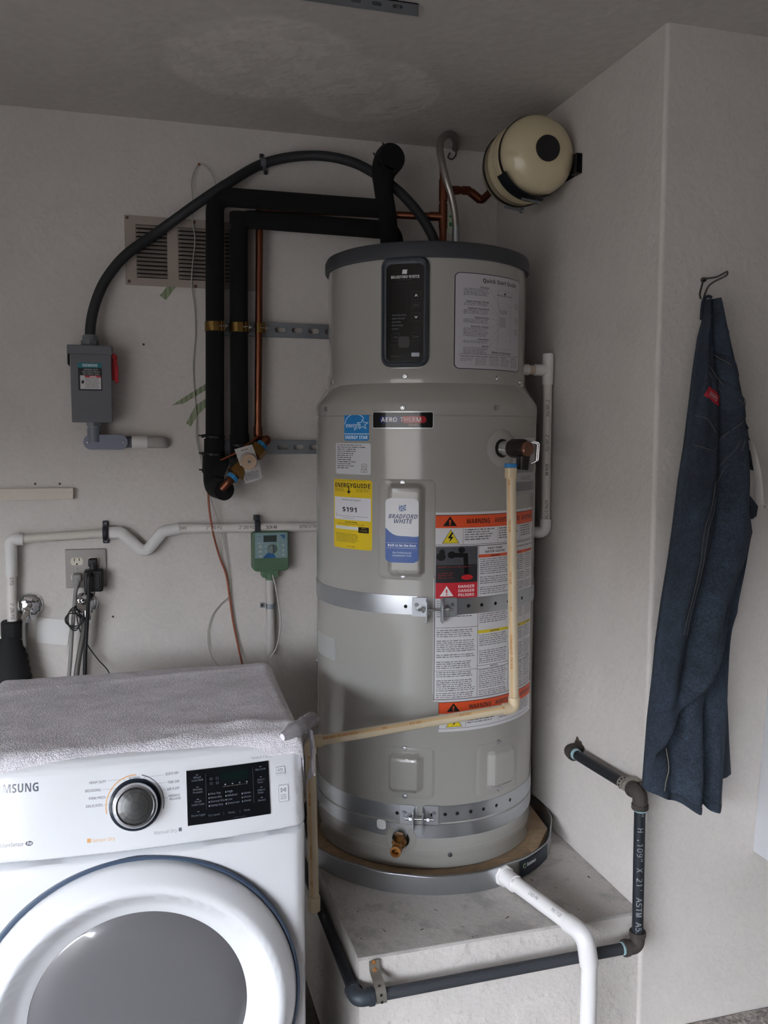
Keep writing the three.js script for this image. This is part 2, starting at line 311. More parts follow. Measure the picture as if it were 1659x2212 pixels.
{ // quick start guide
  const t = canvasTex(1024, 1400, (g, W, Hh) => {
    g.fillStyle = '#b9b7bd'; g.fillRect(0, 0, W, Hh); g.strokeStyle = '#1b1b1f'; g.lineWidth = 12; g.beginPath(); g.roundRect(10, 10, W - 20, Hh - 20, 70); g.stroke();
    textLine(g, 'Quick Start Guide', 620, 130, 82, { align: 'center', weight: 'bold', width: 560, color: '#222' });
    const heads = [['Display', 190, 110], ['Heat Pump (Only)', 400, 34], ['Hybrid Standard', 500, 60], ['Hybrid Plus', 630, 60], ['Electric (Only)', 760, 120], ['Vacation', 940, 50], ['Mode', 1040, 110]];
    for (const [s, y, h] of heads) { textLine(g, s, 430, y + 26, 34, { align: 'right', weight: 'bold', color: '#26262a' }); smallPrint(g, 110, y + 38, 320, h, 15, '#55555c', 0.1); }
    g.strokeStyle = '#77777d'; g.lineWidth = 3; g.strokeRect(560, 220, 240, 860); g.lineWidth = 2; g.strokeRect(580, 400, 200, 560);
    textLine(g, 'BRADFORD WHITE', 680, 300, 28, { align: 'center', weight: 'bold', family: 'serif', color: '#333' }); g.fillStyle = '#333'; g.fillRect(662, 246, 34, 26);
    textLine(g, '120', 646, 555, 76, { align: 'center', color: '#333' }); g.strokeRect(600, 470, 96, 110); g.strokeRect(640, 830, 70, 110);
    for (const y of [430, 500, 570, 700, 780]) g.strokeRect(728, y, 50, 44);
    for (let k = 0; k < 7; k++) { g.fillStyle = '#777'; g.fillRect(590, 610 + k * 22, 110, 8); }
    g.strokeStyle = '#55555c'; g.lineWidth = 2; for (const [y0, y1] of [[220, 480], [430, 620], [530, 640], [650, 660], [790, 690], [960, 740], [1060, 860]]) { g.beginPath(); g.moveTo(440, y0); g.lineTo(600, y1); g.stroke(); }
    for (const [y0, y1] of [[450, 380], [580, 600], [800, 760]]) { g.beginPath(); g.moveTo(790, y0); g.lineTo(860, y1); g.stroke(); smallPrint(g, 868, y1 - 10, 116, 90, 13, '#66666c'); }
    textLine(g, 'Modes of Operation', 640, 1150, 44, { align: 'center', weight: 'bold', color: '#26262a', width: 330 });
    g.fillStyle = '#333'; g.fillRect(70, 1168, W - 140, 5);
    ['Heat Pump (Only)', 'Hybrid Standard', 'Hybrid Plus', 'Electric', 'Vacation'].forEach((s, i) => { textLine(g, s, 76 + i * 182, 1214, 26, { weight: 'bold', color: '#333', width: 170 }); smallPrint(g, 76 + i * 182, 1230, 160, 110 - (i === 0) * 50, 13, '#66666c'); });
  });
  sticker('quick_start_label', t, [-4.2149, 45.8312, 1.982, 1.7445], 0.2695, { cr: 0.014 });
}
{ // stickers on the jacket
  sticker('energy_star_label', canvasTex(256, 308, (g, W, Hh) => {
    g.fillStyle = '#1b7fc4'; g.fillRect(0, 0, W, Hh); g.fillStyle = '#eaf3f9'; g.fillRect(0, 236, W, 7);
    textLine(g, 'ENERGY STAR', W / 2, 292, 48, { color: '#eef5fa', align: 'center', width: 236, weight: 'bold' });
    g.strokeStyle = '#eef5fa'; g.lineWidth = 6; g.beginPath(); g.arc(120, 150, 112, Math.PI * 1.02, Math.PI * 1.8); g.stroke();
    g.lineWidth = 5; g.beginPath(); for (let k = 0; k <= 10; k++) { const a = -Math.PI / 2 + k * Math.PI / 5, r = k % 2 ? 22 : 54; g[k ? 'lineTo' : 'moveTo'](196 + r * Math.cos(a), 142 + r * Math.sin(a)); } g.stroke();
    textLine(g, 'energy', 16, 172, 58, { color: '#eef5fa', italic: true, family: 'serif', width: 150 });
    g.lineWidth = 4; g.beginPath(); g.moveTo(130, 190); g.quadraticCurveTo(100, 220, 120, 172); g.stroke();
  }), [-61.3282, -46.2025, 1.6426, 1.5667], 0.305);
  sticker('data_plate_label', canvasTex(400, 372, (g, W, Hh) => {
    g.fillStyle = '#cfd0d3'; g.fillRect(0, 0, W, Hh); for (let k = 0; k < 12; k++) smallPrint(g, 20, 18 + k * 25, k < 2 ? 360 : 210 + 60 * rnd(), 14, 17, '#26262c', 0.3);
    g.strokeStyle = '#444'; g.lineWidth = 3; g.strokeRect(312, 246, 50, 50); textLine(g, 'UL', 337, 282, 30, { align: 'center', color: '#444' }); smallPrint(g, 300, 306, 80, 50, 12, '#555');
  }), [-67.7995, -45.1609, 1.5601, 1.4813], 0.305);
  sticker('energy_guide_label', canvasTex(512, 1024, (g, W, Hh) => {
    g.fillStyle = '#e3c41c'; g.fillRect(0, 0, W, Hh); smallPrint(g, 20, 14, 460, 12, 9, '#6b5c10');
    textLine(g, 'ENERGYGUIDE', W / 2, 118, 92, { color: '#17150c', align: 'center', weight: 'bold', width: 480 }); g.fillStyle = '#17150c'; g.fillRect(222, 90, 14, 90); g.beginPath(); g.moveTo(200, 168); g.lineTo(258, 168); g.lineTo(229, 212); g.fill();
    smallPrint(g, 20, 134, 150, 50, 12, '#5d5010'); smallPrint(g, 320, 134, 170, 50, 12, '#5d5010');
    g.fillStyle = '#dcdce2'; g.fillRect(14, 262, 484, 336); textLine(g, 'Estimated Yearly Energy Cost', W / 2, 310, 32, { align: 'center', width: 250, color: '#333' });
    textLine(g, '$191', 240, 476, 96, { align: 'center', weight: 'bold', color: '#1a1a1e' }); g.strokeStyle = '#333'; g.lineWidth = 3; g.beginPath(); g.moveTo(40, 540); g.lineTo(470, 540); g.moveTo(42, 500); g.lineTo(42, 550); g.stroke(); smallPrint(g, 150, 566, 180, 12, 10, '#555');
    textLine(g, 'First Hour Rating', W / 2, 640, 34, { align: 'center', weight: 'bold', color: '#3a310a', width: 160 }); smallPrint(g, 60, 656, 400, 14, 12, '#4a400c');
    g.fillStyle = '#d9d9d4'; g.fillRect(30, 690, 320, 50); g.fillStyle = '#1d1a10'; g.fillRect(352, 690, 124, 84); smallPrint(g, 392, 704, 50, 14, 16, '#e3c41c'); smallPrint(g, 372, 738, 90, 14, 14, '#e3c41c');
    smallPrint(g, 40, 802, 330, 130, 12, '#5a4e10'); smallPrint(g, 200, 985, 110, 16, 14, '#4a400c');
  }), [-69.459, -44.3323, 1.4676, 1.2902], 0.305, { label: 'yellow energy label' });
  const ae = [-44.2268, -14.9019, 1.639, 1.5968];
  const trimPlate = part(heater, 'series_badge', bent(0.305, ae[0], ae[1], ae[2], ae[3], { cr: 0.002, th: 0.002, ny: 6 }), M('#c7c9cc', 0.3, 0.8), 'silver framed badge');
  part(trimPlate, 'badge_face', bent(0.307, ae[0] + 0.5, ae[1] - 0.5, ae[2] - 0.0025, ae[3] + 0.0025, { cr: 0.001, th: 0.0006, ny: 6 }), M('#ffffff', 0.12, 0, { map: canvasTex(768, 208, (g, W, Hh) => {
    g.fillStyle = '#0d0d10'; g.fillRect(0, 0, W, Hh);
    g.fillStyle = '#1d2a66'; g.beginPath(); g.roundRect(90, 50, 290, 96, 46); g.fill(); g.fillStyle = '#a3202c'; g.beginPath(); g.roundRect(380, 50, 310, 96, 46); g.fill();
    textLine(g, 'AERO', 110, 128, 84, { color: '#f2f2f2', weight: 'bold', width: 250 }); textLine(g, 'THERM', 362, 128, 84, { color: '#e9e2e2', width: 300 });
    g.fillStyle = '#0a0a0a'; g.fillRect(455, 152, 220, 40); textLine(g, 'SERIES', 470, 186, 38, { color: '#b98a80', weight: 'bold', width: 190 });
  }) }));
}
{ // warning labels
  const q = [-14.3774, 51.5377, 1.391, 0.9139];
  const header = (g, y, W) => {
    g.fillStyle = '#e2552b'; g.fillRect(0, y, W, 108); g.fillStyle = '#141414'; g.fillRect(0, y, W, 4); g.beginPath(); g.moveTo(64, y + 92); g.lineTo(168, y + 92); g.lineTo(116, y + 12); g.fill(); g.fillStyle = '#e2552b'; g.fillRect(110, y + 40, 12, 30); g.fillRect(110, y + 75, 12, 10);
    textLine(g, 'WARNING', 240, y + 74, 54, { weight: 'bold', width: 200 }); textLine(g, 'AVERTISSEMENT', 480, y + 74, 54, { weight: 'bold', width: 290 }); textLine(g, 'ADVERTENCIA', 790, y + 74, 54, { weight: 'bold', width: 215 });
    g.strokeStyle = '#333'; g.lineWidth = 3; g.strokeRect(4, y, W - 8, 250);
    g.fillStyle = '#e6cf2a'; g.beginPath(); g.moveTo(60, y + 236); g.lineTo(184, y + 236); g.lineTo(122, y + 124); g.closePath(); g.fill(); g.strokeStyle = '#222'; g.stroke(); g.fillStyle = '#111'; g.beginPath(); g.moveTo(128, y + 146); g.lineTo(100, y + 194); g.lineTo(120, y + 194); g.lineTo(110, y + 228); g.lineTo(144, y + 182); g.lineTo(124, y + 182); g.lineTo(142, y + 146); g.fill();
    for (const [x, w] of [[228, 270], [524, 240], [784, 220]]) { g.fillStyle = '#333'; g.fillRect(x - 14, y + 112, 2, 130); smallPrint(g, x, y + 122, w - 20, 108, 14, '#2f2f33', 0.2); }
  };
  const t = canvasTex(1024, 1600, (g, W, Hh) => {
    g.fillStyle = '#d4d3d6'; g.fillRect(0, 0, W, Hh); header(g, 22, W);
    g.fillStyle = '#2a2a2e'; g.fillRect(6, 284, W - 12, 4);
    g.fillStyle = '#2b2c30'; g.fillRect(14, 290, 320, 300); g.fillStyle = '#4a4c51'; g.fillRect(14, 290, 320, 150);
    g.strokeStyle = '#0a0a0c'; g.lineWidth = 36; g.beginPath(); g.moveTo(130, 356); g.lineTo(236, 362); g.lineTo(244, 520); g.stroke(); g.fillStyle = '#0a0a0c'; for (const [x, y, r] of [[52, 370, 34], [130, 356, 30], [206, 316, 26], [60, 330, 22]]) { g.beginPath(); g.arc(x, y, r, 0, 7); g.fill(); }
    g.fillStyle = '#c8242a'; g.beginPath(); g.ellipse(250, 548, 46, 22, 0, 0, 7); g.fill(); smallPrint(g, 30, 455, 280, 10, 10, '#b3383c'); smallPrint(g, 30, 505, 120, 50, 14, '#a3262c');
    g.fillStyle = '#c92c38'; g.fillRect(14, 590, 320, 132); g.fillStyle = '#ece6e4'; g.beginPath(); g.moveTo(44, 704); g.lineTo(146, 704); g.lineTo(95, 616); g.fill(); g.fillStyle = '#c92c38'; g.fillRect(90, 646, 10, 30); g.fillRect(90, 684, 10, 10);
    ['DANGER', 'DANGER', 'PELIGRO'].forEach((s, i) => textLine(g, s, 180, 636 + i * 36, 34, { color: '#f0e6e4', weight: 'bold', width: 130 }));
    g.fillStyle = '#333'; for (const x of [340, 642, 862]) g.fillRect(x, 288, 3, Hh - 310);
    textLine(g, 'HEAT PUMP', 490, 322, 26, { align: 'center', weight: 'bold' }); textLine(g, 'WATER HEATER', 490, 350, 26, { align: 'center', weight: 'bold' });
    textLine(g, 'POMPE À CHALEUR', 750, 330, 22, { align: 'center', weight: 'bold', width: 190 }); textLine(g, 'BOMBA DE CALOR', 940, 330, 22, { align: 'center', weight: 'bold', width: 140 });
    for (const [x, w] of [[343, 299], [645, 217], [865, 150]]) { g.fillStyle = '#df5b33'; g.fillRect(x, 362, w, 26); textLine(g, 'WARNING', x + w / 2, 383, 20, { align: 'center', weight: 'bold', width: 90 }); g.fillStyle = '#dcc62c'; g.fillRect(x, 1010, w, 26); textLine(g, 'CAUTION', x + w / 2, 1031, 20, { align: 'center', weight: 'bold', width: 90 });
      for (const [y, h] of [[400, 130], [552, 70], [640, 60], [720, 130], [870, 90], [1050, 110], [1185, 120], [1350, 170], [1530, 44]]) smallPrint(g, x + 12, y, w - 24, h, 12, '#4d4d52', 0.1);
      textLine(g, 'NOTICE', x + w / 2, 1336, 20, { align: 'center', weight: 'bold' }); g.fillStyle = '#333'; g.fillRect(x, 1344, w, 3); g.fillRect(x, 1314, w, 3); }
    for (const [y, h] of [[740, 60], [820, 60], [990, 70], [1080, 100], [1200, 40], [1260, 70], [1350, 50], [1420, 100], [1530, 46]]) smallPrint(g, 24, y, 300, h, 12, '#4d4d52', 0.12); g.fillStyle = '#333'; g.fillRect(14, 970, 326, 3); g.fillRect(14, 1336, 326, 3);
    g.strokeStyle = '#2a2a2e'; g.lineWidth = 5; g.strokeRect(8, 286, W - 16, Hh - 300);
  });
  sticker('warning_label', t, q, 0.305, { cr: 0.002, ny: 12, nx: 32 });
  sticker('lower_warning_label', canvasTex(1024, 300, (g, W, Hh) => { g.fillStyle = '#d4d3d6'; g.fillRect(0, 0, W, Hh); header(g, 20, W); }), [-11.6807, 52.7173, 0.9165, 0.8345], 0.305, { cr: 0.002, ny: 8, nx: 32 });
  sticker('side_label', canvasTex(512, 1200, (g, W, Hh) => { g.fillStyle = '#b4b3b6'; g.fillRect(0, 0, W, Hh); for (let k = 0; k < 3; k++) { smallPrint(g, 150, 30 + k * 390, 240, 90, 16, '#3a3a3e'); g.fillStyle = '#8d8c90'; g.fillRect(0, 150 + k * 390, W, 200); smallPrint(g, 20, 160 + k * 390, 470, 180, 11, '#55555a'); } }), [28.1193, 53.4875, 1.5746, 1.4282], 0.305, { cr: 0.002, ny: 8, nx: 16 });
}
// pressed access covers, each with two screws
const cover = (q, inner, raise, label) => {
  const c = part(heater, 'access_cover', bent(0.305, q[0], q[1], q[2], q[3], { cr: 0.016, th: 0.0022, nx: 56, ny: 64, hf: (s, t, w, h) => -0.0016 * smooth(-0.004, 0, sdBox(s, t, w / 2, h / 2, 0.016)) + raise * smooth(0, -0.016, sdBox(s - inner[2], t - inner[3], inner[0], inner[1], 0.02)) }), enamel, label);
  return c;
};
const cq = [-40.9855, -13.6874, 1.4726, 1.2213], cover1 = cover(cq, [0.048, 0.119, 0.0, 0], 0.02);
const bq = [-35.7688, -21.3057, 1.4274, 1.2682];
part(cover1, 'badge', bent(0.3268, bq[0], bq[1], bq[2], bq[3], { cr: 0.012, th: 0.0035, ny: 24 }), M('#ffffff', 0.34, 0, { map: canvasTex(512, 1024, (g, W, Hh) => {
  g.fillStyle = '#dedfe3'; g.fillRect(0, 0, W, Hh); g.fillStyle = '#124e9e'; g.beginPath(); g.moveTo(0, 470); g.bezierCurveTo(90, 560, 130, 600, 260, 600); g.bezierCurveTo(400, 600, 440, 620, 512, 600); g.lineTo(512, 1024); g.lineTo(0, 1024); g.fill();
  g.fillStyle = '#27508f'; for (let k = 0; k < 4; k++) for (let j = 0; j < 3; j++) { const x = 212 + k * 28, y = 112 + j * 32 + Math.sin(k * 1.4) * 8; g.globalAlpha = 0.5 + 0.5 * ((k + j) % 2); g.beginPath(); g.moveTo(x, y); g.lineTo(x + 24, y - 4); g.lineTo(x + 20, y + 24); g.lineTo(x - 4, y + 28); g.fill(); } g.globalAlpha = 1;
  textLine(g, 'BRADFORD', 266, 322, 94, { color: '#1f2f5f', weight: 'bold', italic: true, align: 'center', width: 450 }); textLine(g, 'WHITE', 266, 398, 94, { color: '#1f2f5f', weight: 'bold', italic: true, align: 'center', width: 290 });
  g.fillStyle = '#cfdceb'; g.fillRect(20, 708, 472, 4); g.fillRect(20, 790, 472, 4); textLine(g, 'Built to be the Best', 256, 768, 52, { color: '#e4ecf5', weight: 'bold', align: 'center', width: 440 });
  textLine(g, 'For Professional', 256, 880, 40, { color: '#d5e0ee', italic: true, align: 'center' }); textLine(g, 'Installation Only', 256, 924, 40, { color: '#d5e0ee', italic: true, align: 'center' });
}) }), 'white and blue maker badge');
cover([-40.1383, -13.2707, 0.793, 0.6604], [0.047, 0.053, -0.003, 0], 0.013);
cover([7.9445, 36.3841, 0.7904, 0.6529], [0.05, 0.054, 0.005, 0], 0.013);
for (const [a, y, R] of [[...[-29.6268, 1.7272], 0.2722], [...[-85.1759, 1.7207], 0.2722], [...[23.2777, 1.7257], 0.2722], [...[46.7893, 1.7193], 0.2722], [...[-29.2528, 1.6486], 0.306], [...[-76.8306, 1.6479], 0.306], [...[16.0983, 1.6494], 0.306], [95, 1.643, 0.306], [...[-29.0403, 1.4648], 0.307], [...[-28.6025, 1.2319], 0.307], [...[-27.5181, 0.7905], 0.307], [...[-27.1746, 0.666], 0.307], [...[21.0507, 0.7883], 0.307], [...[21.5245, 0.6624], 0.307], [...[-5.3655, 0.5116], 0.305], [-98, 0.95, 0.305]])
  part(heater, 'screw', screwHead(onTank(a, y, R), outward(a), 0.0068, 0.0045), steel);
{ // drain valve in its hole, and clear tape at the far left of the jacket
  const [a, y] = [-29.1668, 0.5516], at = onTank(a, y, 0.305), o = outward(a);
  part(heater, 'drain_hole', turned([[0.041, 0], [0.041, 0.001], [0.039, 0.0012], [0.0385, 0.0004], [0.037, 0.0004], [0.0365, 0.0009], [0.023, 0.0009], [0.0225, 0.0003], [0, 0.0003]], at, o, 40), enamel); part(heater, 'drain_opening', turned([[0.0225, 0.0002], [0.0225, 0.0012], [0, 0.0012]], at, o, 32), holeBlack);
  const out = (d, dy = 0) => [at[0] + o[0] * d, at[1] + dy, at[2] + o[2] * d];
  const v = part(heater, 'drain_valve', [turned([[0, -0.01], [0.016, -0.01], [0.016, 0.012], [0.012, 0.014], [0.012, 0.05], [0.0, 0.05]], at, o, 24), hexnut(out(0.02), o, 0.019, 0.014), turned([[0.009, 0], [0.013, 0.001], [0.013, 0.006], [0.0115, 0.008], [0.0138, 0.01], [0.0138, 0.014], [0.0118, 0.016], [0.0138, 0.018], [0.0138, 0.026], [0.009, 0.027], [0.0085, 0.006]], out(0.04, -0.006), [o[0], 0.05, o[2]], 24), turned([[0, 0], [0.011, 0], [0.012, 0.018], [0, 0.02]], out(0.03, 0.008), [0, 1, 0], 20)], M('#94693a', 0.35, 0.9), 'brass drain valve');
  const tp = [-91.7141, -77.4779, 1.0152, 0.9699]; part(heater, 'clear_tape', bent(0.305, -94, -68, 1.045, 0.985, { cr: 0.001, th: 0.0006 }), M('#d8dadc', 0.12, 0, { transparent: true, opacity: 0.35 }));
}
// relief valve: plastic escutcheon, nipple, black valve body, brass cap, test lever
{
  const a = 20.1, y = 1.549, at = onTank(a, y, 0.305), o = outward(a), out = (d, dx = 0, dy = 0) => [at[0] + o[0] * d + dx, at[1] + dy, at[2] + o[2] * d];
  const rv = thing('relief_valve', 'black and brass relief valve with wire test lever on the grey heater', 'valve', onTank(a, y, 0.31));
  part(rv, 'escutcheon', turned([[0.0, -0.004], [0.047, -0.004], [0.0475, 0.001], [0.045, 0.003], [0.024, 0.003], [0.022, -0.001], [0, -0.001]], at, o, 40), enamel);
  part(rv, 'gasket', turned([[0.022, 0.0], [0.0225, 0.004], [0.017, 0.0045], [0.016, 0]], at, o, 30), holeBlack);
  part(rv, 'nipple', turned([[0.0, 0], [0.0185, 0], [0.0185, 0.04], [0.0165, 0.045], [0, 0.045]], at, o, 28), chrome, 'shiny metal nipple');
  part(rv, 'body', [turned([[0.0, 0.036], [0.021, 0.036], [0.0235, 0.042], [0.0235, 0.078], [0.02, 0.086], [0, 0.086]], at, o, 28), turned([[0, -0.052], [0.0155, -0.052], [0.0165, -0.02], [0.019, 0], [0, 0.01]], out(0.072, 0.006, 0), [0.08, 1, 0], 24)], M('#191513', 0.45));
  part(rv, 'cap', turned([[0.0, 0.083], [0.0185, 0.083], [0.0185, 0.094], [0.016, 0.097], [0, 0.098]], at, o, 28), M('#7d5a4a', 0.4, 0.8), 'bronze cap');
  part(rv, 'test_lever', [sweep(fillet([out(0.09, 0.016, 0.018), out(0.098, 0.026, 0.014), out(0.098, 0.024, -0.028), out(0.09, 0.018, -0.034)], 0.005), 0.0016, { seg: 8 }), sweep(fillet([out(0.09, 0.008, 0.016), out(0.1, 0.02, 0.012), out(0.1, 0.018, -0.03), out(0.09, 0.012, -0.036)], 0.005), 0.0016, { seg: 8 })], chrome);
}
// cream discharge pipe: down, left across the heater, down behind the dryer
const stripeTex = (base, ink, marks) => canvasTex(1024, 128, (g, W, Hh) => { g.fillStyle = base; g.fillRect(0, 0, W, Hh); marks(g, W, Hh, ink); });
const rep = (t, x, y = 1) => { t.wrapS = t.wrapT = THREE.RepeatWrapping; t.repeat.set(x, y); return t; };
const creamMap = rep(stripeTex('#d9c9ad', '#b9783f', (g, W, Hh, ink) => { g.globalAlpha = 0.45; g.fillStyle = '#d3a05f'; g.fillRect(0, 70, W, 12); g.globalAlpha = 1; for (let x = 10; x < W - 30;) { const l = 40 + rnd() * 220; textLine(g, ['FLOWGUARD GOLD', '3/4"', 'ASTM D2846', 'CPVC 4120', 'NSF-pw'][(rnd() * 5) | 0], x, 81, 14, { color: ink, weight: 'bold', width: l }); x += l + 30; } }), 2.2);
{
  const cream = M('#ffffff', 0.42, 0, { map: creamMap }), creamPlain = M('#d9c6a5', 0.42), r = 0.0121;
  const top = [0.876, 1.497, 0.748], knee = [0.899, 0.906, 0.738], left = [0.383, 0.867, 0.74], end = [0.39, 0.474, 0.742];
  const dp = thing('discharge_pipe', 'cream plastic pipe running down the front of the heater then left towards the dryer', 'pipe', [0.39, 0.46, 0.74]);
  part(dp, 'pipe_run', rod(top, knee, r, { face: [-0.25, 0, 1] }), cream); part(dp, 'pipe_run', rod(knee, left, r, { face: [0, 0.1, 1] }), cream); part(dp, 'pipe_run', rod(left, end, r), cream);
  part(dp, 'adapter', turned([[0.0, 0], [0.0145, 0], [0.0145, 0.024], [0.0125, 0.026], [0, 0.026]], [0.876, 1.478, 0.748], [0, 1, 0], 24), creamPlain);
  part(dp, 'thread_seal', turned([[0.0, 0], [0.0152, 0], [0.0152, 0.009], [0, 0.009]], [0.8755, 1.504, 0.748], [0, 1, 0], 24), M('#2f7fc0', 0.6), 'blue thread sealant');
  part(dp, 'elbow', sweep(fillet([[0.898, 0.934, 0.739], knee, [0.87, 0.904, 0.738]], 0.014), 0.0145), creamPlain); part(dp, 'elbow', sweep(fillet([[0.411, 0.869, 0.74], left, [0.3835, 0.839, 0.74]], 0.014), 0.0145), creamPlain);
  part(dp, 'end_coupling', turned([[0.009, 0], [0.0148, 0], [0.0148, 0.034], [0.0112, 0.036]], [0.39, 0.458, 0.742], [0, 1, 0], 24), creamPlain);
}
// seismic straps round the heater
function strap(y0, y1, label, holes, aL, aR, lap) {
  const s = thing('seismic_strap', label, 'strap', [AX, y0, AZ]);
  const band = (r0, a, b, lo, hi) => grid((u, v) => { const t = (a + (b - a) * u) * D2R; const r = r0 + [0, 0.0012, 0.0012, 0][Math.min(3, Math.round(v * 3))]; const y = [lo, lo + 0.0006, hi - 0.0006, hi][Math.round(v * 3)]; return [AX + r * Math.sin(t), y, AZ + r * Math.cos(t)]; }, 120, 3);
  part(s, 'band', [band(0.3056, -190, aL + 2, y0, y1), band(0.3056, aR - 2, 170, y0, y1)], zinc);
  if (lap) part(s, 'overlapping_band', band(0.3056, lap[0], lap[1], lap[2], lap[3]), zinc);
  const ym = (y0 + y1) / 2;
  for (const [a, sgn] of [[aL, 1], [aR, -1]]) {
    const o = outward(a), tx = [Math.cos(a * D2R) * sgn, 0, -Math.sin(a * D2R) * sgn], at = onTank(a, ym, 0.3072);
    const hw = 0.019, hh = (y1 - y0) / 2 + 0.003;
    const P = (u, v, w) => [at[0] + tx[0] * u + o[0] * w, at[1] + v, at[2] + tx[2] * u + o[2] * w];
    const bk = part(s, 'bracket', [plate(roundRect(-hw, -hh, hw, hh, 0.003), 0.0022, P(-0.014, 0, 0.0012), [Math.cos(a * D2R), 0, -Math.sin(a * D2R)], [0, 1, 0], { holes: [roundRect(-0.009, -0.007, 0.003, 0.007, 0.001, true)], bevel: 0.0004 }),
      plate(roundRect(-0.016, -hh - 0.012, 0.016, hh - 0.004, 0.004), 0.0024, P(sgn > 0 ? 0.004 : 0.0065, 0, 0.016), o, [0, 1, 0], { bevel: 0.0004 })], zinc);
    part(bk, 'rivet', turned([[0, 0.004], [0.004, 0.003], [0.005, 0]], P(-0.022, 0.006, 0.003), o, 12), zincDull);
  }
  const A = onTank(aL, ym - 0.004, 0.324), Bp = onTank(aR, ym - 0.004, 0.324), d = V(Bp).sub(V(A)).normalize().toArray();
  part(s, 'bolt', [rod(add3(A, d.map((v) => v * -0.018)), add3(Bp, d.map((v) => v * 0.02)), 0.0036, { seg: 10 }), hexnut(add3(A, d.map((v) => v * -0.005)), d, 0.0072, 0.006), hexnut(add3(Bp, d.map((v) => v * 0.006)), d, 0.0072, 0.007)], steel);
  for (const a of holes) part(s, 'band_hole', turned([[0, 0.0004], [0.0042, 0.0004], [0.0046, 0]], onTank(a, ym, 0.3068), outward(a), 14), holeBlack);
}
strap(1.134, 1.176, 'upper galvanized strap around the middle of the grey heater, below the blue and white badge', [-27.4, -5.2, 2.5, 9.5, 17.5, 26, 38], -18.2, -9.6, [-190, -22, 1.142, 1.182]);
strap(0.598, 0.641, 'lower galvanized strap around the grey heater, just above the brass drain valve', [-31, -14.2, -8, -2, 5, 12, 20, 30], -23.4, -17.4, null);
{
  const s = thing('metal_band', 'plain shiny metal band around the foot of the grey heater, under the lower strap', 'strap', [AX, 0.562, AZ]);
  part(s, 'band', ring([[0.3052, 0.556], [0.3066, 0.557], [0.3066, 0.592], [0.3052, 0.593]]), zinc);
  part(s, 'peeled_tape', bent(0.3066, ...[-41.269, -36.6255, 0.5958, 0.5707], { cr: 0.006, th: 0.0006, nx: 8, ny: 8 }), M('#e8e8e6', 0.6), 'scrap of white tape');
}
